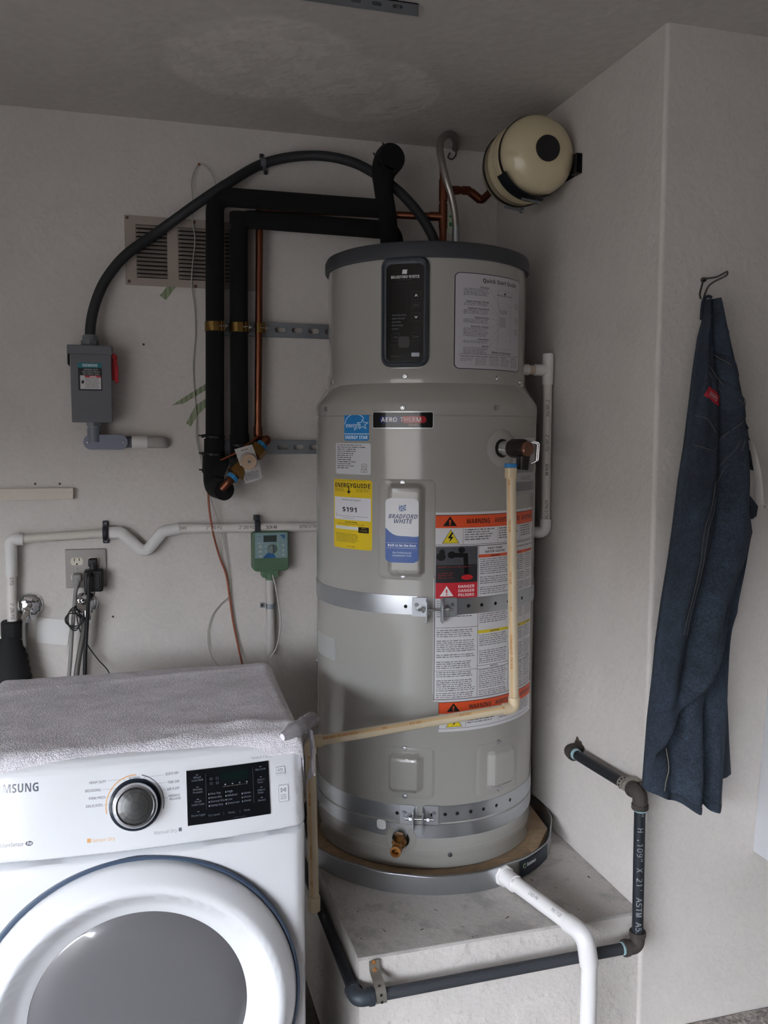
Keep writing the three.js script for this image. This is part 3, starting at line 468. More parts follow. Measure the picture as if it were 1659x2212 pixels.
// plywood disc, drain pan, pan drain
{
  const pc = [0.785, 0.39], pts = [];
  for (let k = 0; k < 12; k++) { const a = (k + 0.25) / 12 * 2 * Math.PI; pts.push([pc[0] + 0.347 * Math.sin(a), pc[1] + 0.347 * Math.cos(a)]); }
  const woodMap = dataTex(512, (i, x, y) => { const g = nD[(y * 2) * 1024 + ((x >> 3) % 128) * 8 % 1024], f = nC[((y * 2) % 1024) * 1024 + (x >> 1)]; const k = 150 + 50 * (nB[((y * 2) % 1024) * 1024 + x] - 0.5) + 34 * (f - 0.5) + 26 * (g - 0.5); return [k * 1.06, k * 0.9, k * 0.72]; }, true);
  const s = new THREE.Shape(pts.map(([x, z]) => new THREE.Vector2(x, -z)).reverse()), g = new THREE.ExtrudeGeometry(s, { depth: 0.0252, bevelEnabled: true, bevelSize: 0.001, bevelThickness: 0.001, bevelSegments: 1 }); g.rotateX(-Math.PI / 2); g.translate(0, 0.4474, 0);
  single('plywood_board', 'many-sided plywood board under the grey heater, lying in the metal pan', 'board', worldUV(g, 0.5), M('#ffffff', 0.8, 0, { map: woodMap }));
  const pan = thing('drain_pan', 'round shiny aluminium drain pan under the heater, with a white drain pipe', 'pan', [pc[0], 0.445, pc[1]]);
  const tin = M('#b4b6b9', 0.33, 0.95, { bumpMap: paintMap, bumpScale: 0.0004 });
  part(pan, 'floor_sheet', turned([[0, 0.445], [0.352, 0.445], [0.352, 0.4462], [0, 0.4462]], [pc[0], 0, pc[1]], [0, 1, 0], 72), tin);
  part(pan, 'side_wall', grid((u, v) => { const a = u * 2 * Math.PI, w = 0.0022 * Math.sin(a * 9 + 1) + 0.0016 * Math.sin(a * 17), k = v * 5; const prof = [[0.353, 0.445], [0.359, 0.447], [0.3595, 0.494], [0.3605, 0.4965], [0.3555, 0.4985], [0.3545, 0.447]]; const q = prof[Math.round(k)], r = q[0] + (q[1] > 0.46 ? w : w * 0.3); return [pc[0] + r * Math.sin(a), q[1] + (q[1] > 0.48 ? 0.0025 * Math.sin(a * 7) : 0), pc[1] + r * Math.cos(a)]; }, 180, 5), tin);
  const lab = grid((u, v) => { const a = (24 + 22 * u) * D2R, r = 0.3632; return [pc[0] + r * Math.sin(a), 0.451 + 0.042 * v, pc[1] + r * Math.cos(a)]; }, 16, 2);
  part(pan, 'pan_label', lab, M('#ffffff', 0.4, 0, { side: THREE.DoubleSide, map: canvasTex(512, 160, (g, W, Hh) => { g.fillStyle = '#17232f'; g.fillRect(0, 0, W, Hh); textLine(g, 'Eastman', 92, 74, 50, { color: '#e6ecf0', weight: 'bold', width: 150 }); g.strokeStyle = '#bfe0a0'; g.lineWidth = 7; g.beginPath(); g.arc(58, 58, 20, 0.5, 5.4); g.stroke(); smallPrint(g, 330, 50, 150, 20, 12, '#2f7f8f'); }) }), 'dark blue pan label');
  const pv = thing('pan_drain_pipe', 'white plastic drain pipe from the metal pan, bending down in front of the platform', 'pipe', [0.963, 0.0, 1.02]);
  const pvcMap = rep(stripeTex('#e9e7e6', '#5b5d66', (g, W, Hh, ink) => { for (let x = 10; x < W; x += 120 + rnd() * 90) textLine(g, ['2 NSF-PW', 'PVC 1120', 'PR 480', 'D-1785', 'SCH 40'][(rnd() * 5) | 0], x, 70, 13, { color: ink, width: 90 }); }), 1.6);
  const pvc = M('#ffffff', 0.34, 0, { map: pvcMap }), pvcPlain = M('#e6e4e3', 0.32), r = 0.0182;
  const p0 = [0.878, 0.473, 0.73], p1 = [0.945, 0.47, 1.02], p2 = [0.958, 0.425, 1.03], p3 = [0.966, 0.002, 1.02];
  part(pv, 'pan_fitting', [rod([0.878, 0.473, 0.735], [0.889, 0.473, 0.785], 0.0215), hexnut([0.8795, 0.473, 0.741], [0.22, 0, 1], 0.027, 0.008, 8)], pvcPlain);
  part(pv, 'pipe_run', rod([0.884, 0.473, 0.76], [0.941, 0.471, 1.0], r, { face: [-0.6, 0.8, 0.2] }), pvc); part(pv, 'pipe_run', rod([0.9585, 0.42, 1.03], p3, r), pvcPlain);
  part(pv, 'elbow', sweep(fillet([[0.934, 0.4712, 0.973], [0.947, 0.470, 1.03], [0.958, 0.40, 1.0305]], 0.04), 0.0212), pvcPlain);
}

// ---------- on the back wall ----------
const greyPlastic = M('#6f7379', 0.5), darkGrey = M('#24272b', 0.6), pvcWhite = M('#dcdad7', 0.4), redPlastic = M('#c2202f', 0.4), zipMat = M('#0e0e10', 0.5);
const pvcPrint = rep(stripeTex('#d9d3cd', '#3c3a3c', (g, W, Hh, ink) => { for (let x = 6; x < W - 40;) { const l = 90 + rnd() * 120; textLine(g, ['PVC 1120', 'SCH 40', 'ASTM D1785', '2" 280 PSI', 'DWV'][(rnd() * 5) | 0], x, 71, 19, { color: ink, width: l, weight: rnd() > 0.7 ? 'bold' : '' }); x += l + 16; } }), 1.8);
const pvcRun = M('#ffffff', 0.42, 0, { map: pvcPrint });
{ // electric disconnect
  const a = [-0.1715, 1.8264, 0.1], b = [-0.0503, 1.6148, 0.1], x0 = a[0], x1 = b[0], y1 = a[1], y0 = b[1];
  const paint = M('#63656a', 0.5), paint2 = M('#5b5d62', 0.5);
  const t = thing('disconnect_switch', 'grey metal disconnect switch box with a red handle on the wall', 'switch box', [(x0 + x1) / 2, y0, 0]);
  part(t, 'enclosure', box(x0 + 0.012, x1 - 0.006, y0, y1 - 0.004, 0.001, 0.094, 0.003), paint2);
  part(t, 'front_cover', box(x0 + 0.009, x1 - 0.003, y0 - 0.001, y1 - 0.02, 0.086, 0.1, 0.003), paint);
  part(t, 'hood', [box(x0 + 0.002, x1, y1 - 0.024, y1, 0.082, 0.106, 0.003), box(x0 + 0.002, x1, y1 - 0.004, y1 + 0.001, 0, 0.105, 0.0015), box(x0 + 0.001, x0 + 0.0035, y1 - 0.052, y1, 0.02, 0.1, 0.001)], paint);
  const lq = [[-0.1424, 1.7791, 0.1], [-0.0794, 1.7024, 0.1]];
  part(t, 'rating_label', box(lq[0][0], lq[1][0], lq[1][1], lq[0][1], 0.0995, 0.1007), M('#ffffff', 0.45, 0, { map: canvasTex(512, 590, (g, W, Hh) => {
    g.fillStyle = '#16171a'; g.fillRect(0, 0, W, Hh); g.fillStyle = '#12737f'; g.fillRect(0, 0, W, 108); textLine(g, 'SIEMENS', W / 2, 82, 78, { color: '#e3e7e8', weight: 'bold', align: 'center', width: 380 });
    ['GENERAL DUTY', 'ENCLOSED SWITCH', '30A 240VAC, 60HZ'].forEach((s, i) => textLine(g, s, W / 2 + 20, 160 + i * 46, 42, { color: '#a8abae', align: 'center', weight: 'bold', width: 380 }));
    g.fillStyle = '#c9c8c8'; g.fillRect(40, 270, W - 64, 290); g.fillStyle = '#b3283a'; g.fillRect(150, 272, W - 174, 40); textLine(g, 'DANGER', 318, 306, 36, { color: '#eee', align: 'center', weight: 'bold' }); g.fillStyle = '#222'; g.fillRect(146, 270, 4, 290);
    smallPrint(g, 164, 324, 310, 220, 13, '#55565a'); g.fillStyle = '#16171a'; g.beginPath(); g.ellipse(96, 410, 26, 40, 0.3, 0, 7); g.fill(); g.lineWidth = 8; g.strokeStyle = '#16171a'; g.beginPath(); g.moveTo(54, 380); g.lineTo(96, 410); g.lineTo(56, 430); g.stroke();
  }) }), 'teal, black and white rating label');
  part(t, 'handle', [box(x1 - 0.004, x1 + 0.012, y1 - 0.092, y1 - 0.022, 0.05, 0.078, 0.003), box(x1 - 0.004, x1 + 0.008, y1 - 0.035, y1 - 0.018, 0.045, 0.084, 0.003), box(x1 + 0.004, x1 + 0.0145, y1 - 0.1, y1 - 0.05, 0.056, 0.08, 0.003)], redPlastic, 'red lever handle');
  part(t, 'top_hub', [turned([[0, -0.005], [0.021, -0.005], [0.021, 0.03], [0.018, 0.034], [0, 0.034]], [[-0.111, 1.8386, 0.06][0], y1, 0.055], [0, 1, 0], 24), hexnut([[-0.111, 1.8386, 0.06][0], y1 + 0.012, 0.055], [0, 1, 0], 0.0245, 0.012, 8)], greyPlastic);
  part(t, 'bottom_hub', [turned([[0, 0], [0.017, 0], [0.017, 0.04], [0, 0.04]], [[-0.106, 1.6046, 0.05][0], y0 - 0.038, 0.05], [0, 1, 0], 24), hexnut([[-0.106, 1.6046, 0.05][0], y0 - 0.006, 0.05], [0, 1, 0], 0.023, 0.01, 6)], M('#7d8288', 0.45));
}
{ // conduit body under the switch
  const a = [-0.1343, 1.5558, 0.06], b = [-0.0155, 1.5559, 0.06], y = [-0.0727, 1.5585, 0.06][1], cy = y;
  const t = thing('conduit_fitting', 'grey oval conduit fitting with a white coupling below the disconnect switch', 'conduit fitting', [a[0], cy - 0.022, 0]);
  const oval = (x0, x1, h, r) => roundRect(x0, cy - h, x1, cy + h, Math.min(h * 0.98, r));
  part(t, 'body', [plate(oval(a[0], b[0], 0.0205, 0.021), 0.042, [0, 0, 0.012], [1, 0, 0], [0, 1, 0], { bevel: 0.003 }), rod([[-0.1069, 1.565, 0.05][0], cy, 0.05], [[-0.1069, 1.565, 0.05][0], cy + 0.04, 0.05], 0.0185)], M('#767b88', 0.45));
  part(t, 'cover', plate(oval(a[0] - 0.0015, b[0] + 0.0015, 0.0215, 0.022), 0.004, [0, 0, 0.056], [1, 0, 0], [0, 1, 0], { bevel: 0.0012 }), M('#7f8494', 0.42), 'blue grey cover');
  for (const x of [a[0] + 0.011, b[0] - 0.011]) part(t, 'screw', screwHead([x, cy, 0.061], [0, 0, 1], 0.0042, 0.002), steel);
  const e = [-0.0013, 1.5585, 0.05], f = [0.0401, 1.5585, 0.05], h = [0.0702, 1.5585, 0.045], k = [0.0921, 1.5583, 0.02];
  part(t, 'bushing', rod([b[0] - 0.004, cy, 0.034], [e[0], cy, 0.034], 0.0165), M('#565a62', 0.5));
  part(t, 'white_coupling', rod([e[0] - 0.002, cy, 0.034], [f[0], cy, 0.034], 0.0188), pvcWhite, 'white coupling');
  part(t, 'pipe_stub', sweep(fillet([[f[0] - 0.003, cy, 0.034], [h[0] + 0.012, cy - 0.001, 0.034], [k[0], cy - 0.002, -0.002]], 0.02), 0.0168), M('#aeaaa6', 0.6), 'painted pipe stub');
}
// flexible conduit arching to the top of the heater
single('flexible_conduit', 'thick dark grey flexible conduit arching from the switch box to the heater top', 'conduit', sweep(curve([[-0.1113, 1.8365, 0.055], [-0.1077, 1.8914, 0.05], [-0.0953, 1.9468, 0.045], [-0.0729, 2.004, 0.04], [-0.043, 2.0516, 0.035], [-0.004, 2.0962, 0.03], [0.0808, 2.1623, 0.025], [0.1977, 2.2469, 0.06], [0.2915, 2.3154, 0.055], [0.3869, 2.3812, 0.022], [0.473, 2.4064, 0.03], [0.5652, 2.4082, 0.06], [0.6405, 2.3858, 0.1], [0.6935, 2.3497, 0.14], [0.7568, 2.2888, 0.19], [0.8007, 2.226, 0.23], [0.8262, 2.1728, 0.26], [0.8395, 2.1343, 0.275], [0.8466, 2.0794, 0.28]], 140), 0.0145, { seg: 20 }), darkGrey);
{ const p = [0.3876, 2.4158, 0], q = [0.3995, 2.3577, 0], m = [0.3872, 2.3818, 0.02], dx = p[0] - q[0];
  const t = thing('conduit_strap', 'small grey strap holding the arching dark conduit to the wall', 'strap', [q[0], q[1], 0]);
  const w = 0.0075, P = [[p[0], p[1], 0.002], [p[0], p[1] - 0.012, 0.003], [m[0], m[1] + 0.016, 0.02], [m[0], m[1] + 0.009, 0.036], [m[0], m[1], 0.039], [m[0], m[1] - 0.01, 0.036], [m[0], m[1] - 0.018, 0.018], [q[0], q[1] + 0.012, 0.003], [q[0], q[1], 0.002]];
  part(t, 'loop', [-1, 1].flatMap((s) => [grid((u, v) => { const k = curve(P, 40)[Math.round(v * 40)]; return [k.x + w * (u * 2 - 1), k.y, k.z + (s > 0 ? 0.0015 : 0)]; }, 2, 40, s > 0)]), M('#5e6166', 0.5));
  for (const s of [p, q]) part(t, 'screw', screwHead([s[0], s[1] - 0.004 * Math.sign(s[1] - m[1]) , 0.003], [0, 0, 1], 0.0055, 0.003), darkGrey); }
{ // louvred vent: plate, three banks of blades over a dark sheet painted as shade
  const c = [[-0.0108, 2.2087, 0], [0.3663, 2.2093, 0], [0.3643, 2.0113, 0], [-0.0085, 2.0149, 0]], x0 = c[0][0], x1 = c[1][0], y1 = (c[0][1] + c[1][1]) / 2 + 0.001, y0 = (c[2][1] + c[3][1]) / 2;
  const t = thing('wall_vent', 'metal louvred wall vent behind the black insulated pipes', 'vent', [(x0 + x1) / 2, y0, 0]);
  const bx = [[x0 + 0.032, [0.1082, 2.1192, 0][0]], [[0.14, 2.1211, 0][0], [0.2419, 2.1271, 0][0]], [[0.2746, 2.1291, 0][0], x1 - 0.028]], ya = y1 - 0.024, yb = y0 + 0.022;
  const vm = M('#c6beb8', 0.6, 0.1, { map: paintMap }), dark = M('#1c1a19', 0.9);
  part(t, 'plate', plate([[x0, y0], [x1, y0], [x1, y1], [x0, y1]], 0.003, [0, 0, 0.003], [1, 0, 0], [0, 1, 0], { holes: bx.map(([a, b]) => [[a, yb], [b, yb], [b, ya], [a, ya]]), bevel: 0.0008 }), vm);
  part(t, 'backing', box(x0 + 0.004, x1 - 0.004, y0 + 0.004, y1 - 0.004, 0.0005, 0.0018), dark, 'dark sheet painted as shade in the openings');
  const n = 13, st = (ya - yb) / n;
  for (const [a, b] of bx) for (let k = 0; k < n; k++) {
    const y = yb + st * (k + 0.12), prof = [[-st * 0.16, 0.0045], [0, 0.0075], [st * 0.3, 0.0112], [st * 0.5, 0.0128], [st * 0.6, 0.0122]];
    const g = grid((u, v) => { const s = Math.abs(u * 2 - 1), f = 1 - smooth(0.9, 1, s) * 0.9, q = prof[Math.round(v * 4)]; return [a + (b - a) * u, y + st * 0.62 - q[0] * 1.0, 0.0035 + (q[1] - 0.0035) * f * (0.55 + 0.45 * (v))]; }, 16, 4, true);
    const g2 = grid((u, v) => { const s = Math.abs(u * 2 - 1), f = 1 - smooth(0.9, 1, s) * 0.9, q = prof[Math.round(v * 4)]; return [a + (b - a) * u, y + st * 0.62 - q[0] * 1.0, 0.0027 + (q[1] - 0.0035) * f * (0.55 + 0.45 * v)]; }, 16, 4, false);
    part(t, 'slat', [g, g2], vm);
  }
  for (const [px, q] of [[c[0], [0.008, -0.006]], [c[3], [0.008, 0.008]]]) part(t, 'screw', screwHead([px[0] + q[0], px[1] + q[1], 0.007], [0, 0, 1], 0.0045, 0.002), M('#5c3f33', 0.7));
  for (const p of [[0.1865, 2.2025, 0], [0.1877, 2.0178, 0]]) part(t, 'screw', screwHead([p[0], p[1], 0.007], [0, 0, 1], 0.005, 0.002), M('#5c3f33', 0.7));
}
// ---------- pipework ----------
const insul = (path, r, bend = 0.03) => sweep(fillet(path, bend, 10), r, { seg: 24, radius: (t, l) => r * (1 + 0.02 * Math.sin(l * 23) + 0.015 * Math.sin(l * 61 + 1)) });
{
  const t = thing('insulated_pipe', 'black foam insulated pipe furthest from the heater, down the wall to the mixing valve', 'pipe', [[0.2331, 1.4969, 0.05][0], [0.232, 1.4142, 0.05][1], 0.05]);
  const A0 = [0.2328, 1.4763, 0.05], A1 = [0.2435, 2.2698, 0.05], A2 = [0.7094, 2.2342, 0.19];
  part(t, 'insulation', insul([A0, A1, A2], 0.0268, 0.045), foamBlack);
  part(t, 'lower_sleeve', [insul([[0.2325, 1.5683, 0.052], [0.2294, 1.4559, 0.055]], 0.0295), insul([[0.2301, 1.5177, 0.056], [0.2279, 1.467, 0.058]], 0.0325)], foamBlack);
  part(t, 'bottom_elbow', insul([[0.2288, 1.4859, 0.05], [0.2289, 1.4256, 0.055], [0.2528, 1.4201, 0.13]], 0.03, 0.03), foamBlack);
  part(t, 'elbow_sleeve', insul([[0.2335, 1.495, 0.075], [0.2653, 1.4813, 0.08]], 0.03), foamBlack);
  for (const [x, y] of [[462, 942], [461, 979], [461, 1014]]) { const p = [0.2313, 1.5765, 0.052], c = [p[0], p[1] - (y - 942) * 0.00139, 0.053 + (y - 942) * 0.00006]; part(t, 'cable_tie', [turned([[0.0285, -0.003], [0.0325, -0.003], [0.0325, 0.003], [0.0285, 0.003]], c, [0.05, 1, 0.1], 28), rod([c[0] - 0.028, c[1], c[2] + 0.012], [c[0] - 0.046, c[1] + 0.002, c[2] + 0.022], 0.0022, { seg: 6 }), box(c[0] - 0.038, c[0] - 0.029, c[1] - 0.005, c[1] + 0.005, c[2] + 0.008, c[2] + 0.018, 0.001)], zipMat); }
  // tall riser from the heater top
  part(t, 'riser_insulation', sweep(curve([[[0.7292, 2.1429, 0.2][0], 2.066, 0.2], [0.7277, 2.1494, 0.2], [0.7205, 2.2209, 0.2], [0.7077, 2.2902, 0.205], [0.7076, 2.3314, 0.21], [0.7183, 2.3614, 0.225], [0.7219, 2.3621, 0.25]], 60), 0.028, { seg: 24, radius: (q) => 0.0265 + 0.016 * smooth(0.45, 0.85, q) - 0.004 * smooth(0.9, 1, q) }), foamBlack);
  part(t, 'tape_tip', new THREE.ConeGeometry(0.012, 0.035, 5).rotateZ(0.25).translate(...[0.7102, 2.4041, 0.2]), foamBlack);
  part(t, 'cable_tie', rod([0.6786, 2.3858, 0.2], [0.6951, 2.368, 0.2], 0.0024, { seg: 6 }), zipMat);
}
{
  const t = thing('insulated_pipe', 'black foam insulated pipe between the other insulated pipe and the bare copper pipe', 'pipe', [[0.3045, 1.5242, 0.05][0], [0.3045, 1.5242, 0.05][1], 0.05]);
  part(t, 'insulation', insul([[0.3058, 1.5173, 0.05], [0.3109, 2.2115, 0.05], [0.7491, 2.1796, 0.17], [[0.7577, 2.1802, 0.17][0], 2.067, 0.172]], 0.0262, 0.04), foamBlack);
  part(t, 'lower_sleeve', insul([[0.3063, 1.5822, 0.052], [0.3066, 1.5174, 0.055]], 0.0285), foamBlack);
  part(t, 'tape_collar', insul([[0.3135, 2.2271, 0.052], [0.3132, 2.198, 0.052]], 0.0285), foamBlack);
  const p = [0.3098, 1.5215, 0.052]; part(t, 'cable_tie', turned([[0.028, -0.003], [0.0315, -0.003], [0.0315, 0.003], [0.028, 0.003]], [p[0], p[1] + 0.03, 0.054], [0, 1, 0.1], 28), zipMat);
}
const cu = (pts, r = 0.0108, bend = 0.012) => sweep(fillet(pts, bend, 8), r, { seg: 18 });
const sleeve = (a, b, r = 0.0128) => rod(a, b, r);
{ // copper cold line, tee, riser and branch to the expansion tank
  const t = thing('copper_pipe', 'bare copper pipe running down the wall and across behind the black pipes to the heater', 'pipe', [[0.3626, 1.5866, 0.045][0], [0.3626, 1.5866, 0.045][1], 0.045]);
  const V0 = [0.3625, 1.5824, 0.045], V1 = [0.3742, 2.2437, 0.045], H1 = [0.8729, 2.2187, 0.21], R0 = [0.8851, 2.2172, 0.22], R1 = [0.8841, 2.3171, 0.22], B1 = [0.9714, 2.3041, 0.2], B2 = [1.013, 2.2765, 0.2];
  const base = [R0[0], 2.062, 0.22];
  part(t, 'pipe_run', cu([V0, V1, H1]), copper); part(t, 'pipe_run', cu([base, [R0[0], R1[1] + 0.02, 0.22], [0.8909, 2.3652, 0.2]]), copper);
  part(t, 'pipe_run', cu([[R0[0], [0.8844, 2.2922, 0.22][1], 0.22], B1, B2, [1.038, 2.314, 0.296]], 0.0108, 0.01), copper);
  part(t, 'elbow', sleeve([0.374, 2.2197, 0.045], [0.3742, 2.2437, 0.045]), copper);
  part(t, 'tee', [sleeve([R0[0], R0[1] - 0.035, 0.22], [R0[0], R0[1] + 0.035, 0.22]), sleeve([0.8481, 2.219, 0.207], R0)], copper);
  part(t, 'tee', [sleeve([R0[0], [0.8844, 2.2922, 0.22][1] - 0.03, 0.22], [R0[0], [0.8844, 2.2922, 0.22][1] + 0.03, 0.22]), sleeve([R0[0], [0.8844, 2.2922, 0.22][1], 0.22], [0.9355, 2.2987, 0.21])], copper);
  part(t, 'elbow', [sleeve([0.9527, 2.3019, 0.203], [0.9743, 2.303, 0.2]), sleeve([0.9773, 2.3005, 0.2], [1.01, 2.2789, 0.2])], copper);
  const g = [0.9027, 2.2018, 0.235]; part(t, 'paper_tag', box(g[0] - 0.007, g[0] + 0.009, g[1] - 0.035, g[1] + 0.03, 0.234, 0.2348), M('#ffffff', 0.7, 0, { map: canvasTex(64, 256, (c) => { c.fillStyle = '#a9b5a0'; c.fillRect(0, 0, 64, 256); c.fillStyle = '#2f6b43'; c.fillRect(16, 50, 34, 24); c.fillRect(16, 130, 34, 44); }) }), 'green printed tag');
}
{ // mixing valve on a slant between the copper pipe and the insulated elbow
  const z = 0.13, a = [0.3836, 1.5688, 0.1], b = [0.2568, 1.4384, 0.145], d = V(b).sub(V(a)).normalize(), L = V(a).distanceTo(V(b)), P = (k) => V(a).addScaledVector(d, k * L).toArray(), dir = d.toArray();
  const t = thing('mixing_valve', 'brass mixing valve with round cap and paper tag, slanted below the copper pipe', 'valve', P(1));
  const along = (prof, k0, mat, name, label) => part(t, name, turned(prof, P(k0), dir, 28), mat, label);
  part(t, 'copper_elbow', [cu([[[0.3626, 1.5935, 0.045][0], [0.3626, 1.5935, 0.045][1], 0.045], [0.3631, 1.5644, 0.05], [0.3775, 1.5646, 0.085], a, P(0.17)], 0.0125, 0.016), sleeve([0.3627, 1.6046, 0.045], [0.3635, 1.5699, 0.047], 0.0135), sleeve(P(0.02), P(0.15), 0.0145)], copper);
  along([[0, 0], [0.0155, 0], [0.0168, 0], [0.0168, 0.011], [0, 0.011]], 0.12, M('#2f86bd', 0.5), 'thread_tape', 'blue thread tape');
  part(t, 'union_nut', [hexnut(P(0.27), dir, 0.026, 0.027, 8), turned([[0, -0.02], [0.0165, -0.02], [0.0175, 0.02], [0, 0.02]], P(0.25), dir, 24)], brass);
  part(t, 'union_nut', [hexnut(P(0.73), dir, 0.026, 0.027, 8), turned([[0, -0.022], [0.0165, -0.022], [0.0155, 0.024], [0, 0.024]], P(0.74), dir, 24)], brass);
  part(t, 'body', [turned([[0, 0], [0.015, 0], [0.019, 0.016], [0.019, 0.045], [0.015, 0.062], [0, 0.062]], P(0.31), dir, 28), rod(P(0.5), add3(P(0.5), [-0.032, -0.006, -0.004]), 0.015), turned([[0, 0], [0.021, 0], [0.021, 0.02], [0, 0.02]], add3(P(0.5), [0, 0, 0.008]), [0, 0, 1], 28)], brass);
  part(t, 'black_port', turned([[0, 0], [0.017, 0], [0.019, 0.006], [0.019, 0.02], [0, 0.02]], add3(P(0.5), [-0.03, -0.002, -0.002]), [-1, -0.15, 0], 24), rubberBlack);
  const tagM = M('#ffffff', 0.6, 0, { side: THREE.DoubleSide, map: canvasTex(256, 420, (g, W, Hh) => { g.fillStyle = '#b7b5b4'; g.fillRect(0, 0, W, Hh); for (let k = 0; k < 3; k++) { g.strokeStyle = '#444'; g.lineWidth = 6; g.setLineDash([14, 7]); g.beginPath(); g.arc(128, 196, 92 + k * 16, -2.9, -0.3); g.stroke(); } g.setLineDash([]); smallPrint(g, 80, 30, 110, 18, 18, '#333'); smallPrint(g, 20, 300, 216, 110, 12, '#4a4a4c'); }) });
  const c = P(0.5), ex = [Math.cos(0.33), Math.sin(-0.33) * -1, 0], ey = [-0.33, 0.944, 0];
  const tagAt = (u, v, w) => [c[0] + u * 0.945 + v * -0.3, c[1] + u * 0.26 + v * 0.955, c[2] + w];
  part(t, 'paper_tag', grid((u, v) => tagAt((u - 0.5) * 0.054, (v - 0.58) * 0.105, 0.03 - 0.022 * smooth(0.36, 0.02, v) * (v < 0.36 ? 1 : 0) - 0.014 * smooth(0.72, 1, v)), 8, 24), tagM, 'white paper tag');
  part(t, 'cap', turned([[0, 0.02], [0.0225, 0.02], [0.0225, 0.038], [0.021, 0.041], [0, 0.0415]], [c[0], c[1], c[2] + 0.004], [0, 0, 1], 36), M('#b39a82', 0.5), 'tan adjusting cap');
  part(t, 'cap_screw', screwHead([c[0], c[1], c[2] + 0.046], [0, 0, 1], 0.005, 0.003), steel);
  part(t, 'outlet_elbow', [cu([P(0.82), P(0.97), [0.2457, 1.4245, 0.135]], 0.0118, 0.01), sleeve(P(0.83), P(0.95), 0.0138)], copper);
  along([[0, 0], [0.0155, 0], [0.0168, 0], [0.0168, 0.011], [0, 0.011]], 0.83, M('#2f86bd', 0.5), 'thread_tape', 'blue thread tape');
}
// strut rails with slots and pipe clamps
function strut(x0, x1, y, label, slots, zoff = 0.003) {
  const t = thing('strut_channel', label, 'strut', [(x0 + x1) / 2, y - 0.02, 0]), h = 0.0205;
  part(t, 'rail', [plate(roundRect(x0, y - h, x1, y + h, 0.001), 0.0022, [0, 0, zoff + 0.016], [1, 0, 0], [0, 1, 0], { holes: slots.map((s) => roundRect(s - 0.0165, y - 0.0078, s + 0.0165, y + 0.0078, 0.0077, true)), bevel: 0.0004 }),
    box(x0, x1, y + h - 0.0022, y + h + 0.0004, 0.001, zoff + 0.0175), box(x0, x1, y - h - 0.0004, y - h + 0.0022, 0.001, zoff + 0.0175)], zincDull);
  return t;
}
{ const y = [0.4859, 1.8976, 0.02][1]; const x0 = [0.2209, 1.8991, 0.02][0], x1 = 0.78, sl = []; for (let k = 0; k < 5; k++) sl.push([0.4376, 1.8931, 0.02][0] + k * ([0.4887, 1.8935, 0.02][0] - [0.4376, 1.8931, 0.02][0])); sl.push([0.2725, 1.9009, 0.02][0], [0.3454, 1.9036, 0.02][0]);
  strut(x0, x1, y, 'upper slotted metal strut rail holding the pipes to the wall', sl);
  const y2 = [0.4839, 1.543, 0.02][1], sl2 = []; for (let k = 0; k < 5; k++) sl2.push([0.4408, 1.5431, 0.02][0] + k * 0.05); strut([0.2199, 1.5432, 0.02][0], 0.76, y2, 'lower slotted metal strut rail behind the brass mixing valve', sl2);
  const gold = M('#7d6335', 0.38, 0.9);
  const clamp = (px, yy, r, z, label) => { const t = thing('pipe_clamp', label, 'clamp', [px, yy - 0.014, z]);
    part(t, 'band', turned([[r, -0.0135], [r + 0.0022, -0.0135], [r + 0.0022, 0.0135], [r, 0.0135], [r, -0.0135]], [px, yy, z], [0, 1, 0], 32), gold);
    part(t, 'ear', [box(px + r * 0.55, px + r * 0.55 + 0.003, yy - 0.014, yy + 0.014, z + r * 0.75, z + r + 0.013, 0.0006), box(px + r * 0.55 + 0.007, px + r * 0.55 + 0.01, yy - 0.014, yy + 0.014, z + r * 0.75, z + r + 0.013, 0.0006)], gold);
    part(t, 'screw', [rod([px + r * 0.55 - 0.006, yy, z + r + 0.006], [px + r * 0.55 + 0.02, yy, z + r + 0.006], 0.0026, { seg: 8 }), hexnut([px + r * 0.55 + 0.013, yy, z + r + 0.006], [1, 0, 0], 0.0055, 0.005)], steel); };
  clamp([0.2385, 1.8962, 0.05][0], [0.2385, 1.8962, 0.05][1], 0.0272, 0.05, 'gold clamp on the strut rail, around the black pipe furthest from the heater');
  clamp([0.3087, 1.8961, 0.05][0], [0.3087, 1.8961, 0.05][1], 0.0266, 0.05, 'gold clamp on the strut rail, around the black pipe next to the copper pipe');
  clamp([0.3696, 1.8975, 0.045][0], [0.3696, 1.8975, 0.045][1], 0.0109, 0.045, 'small gold clamp on the strut rail, around the bare copper pipe'); }
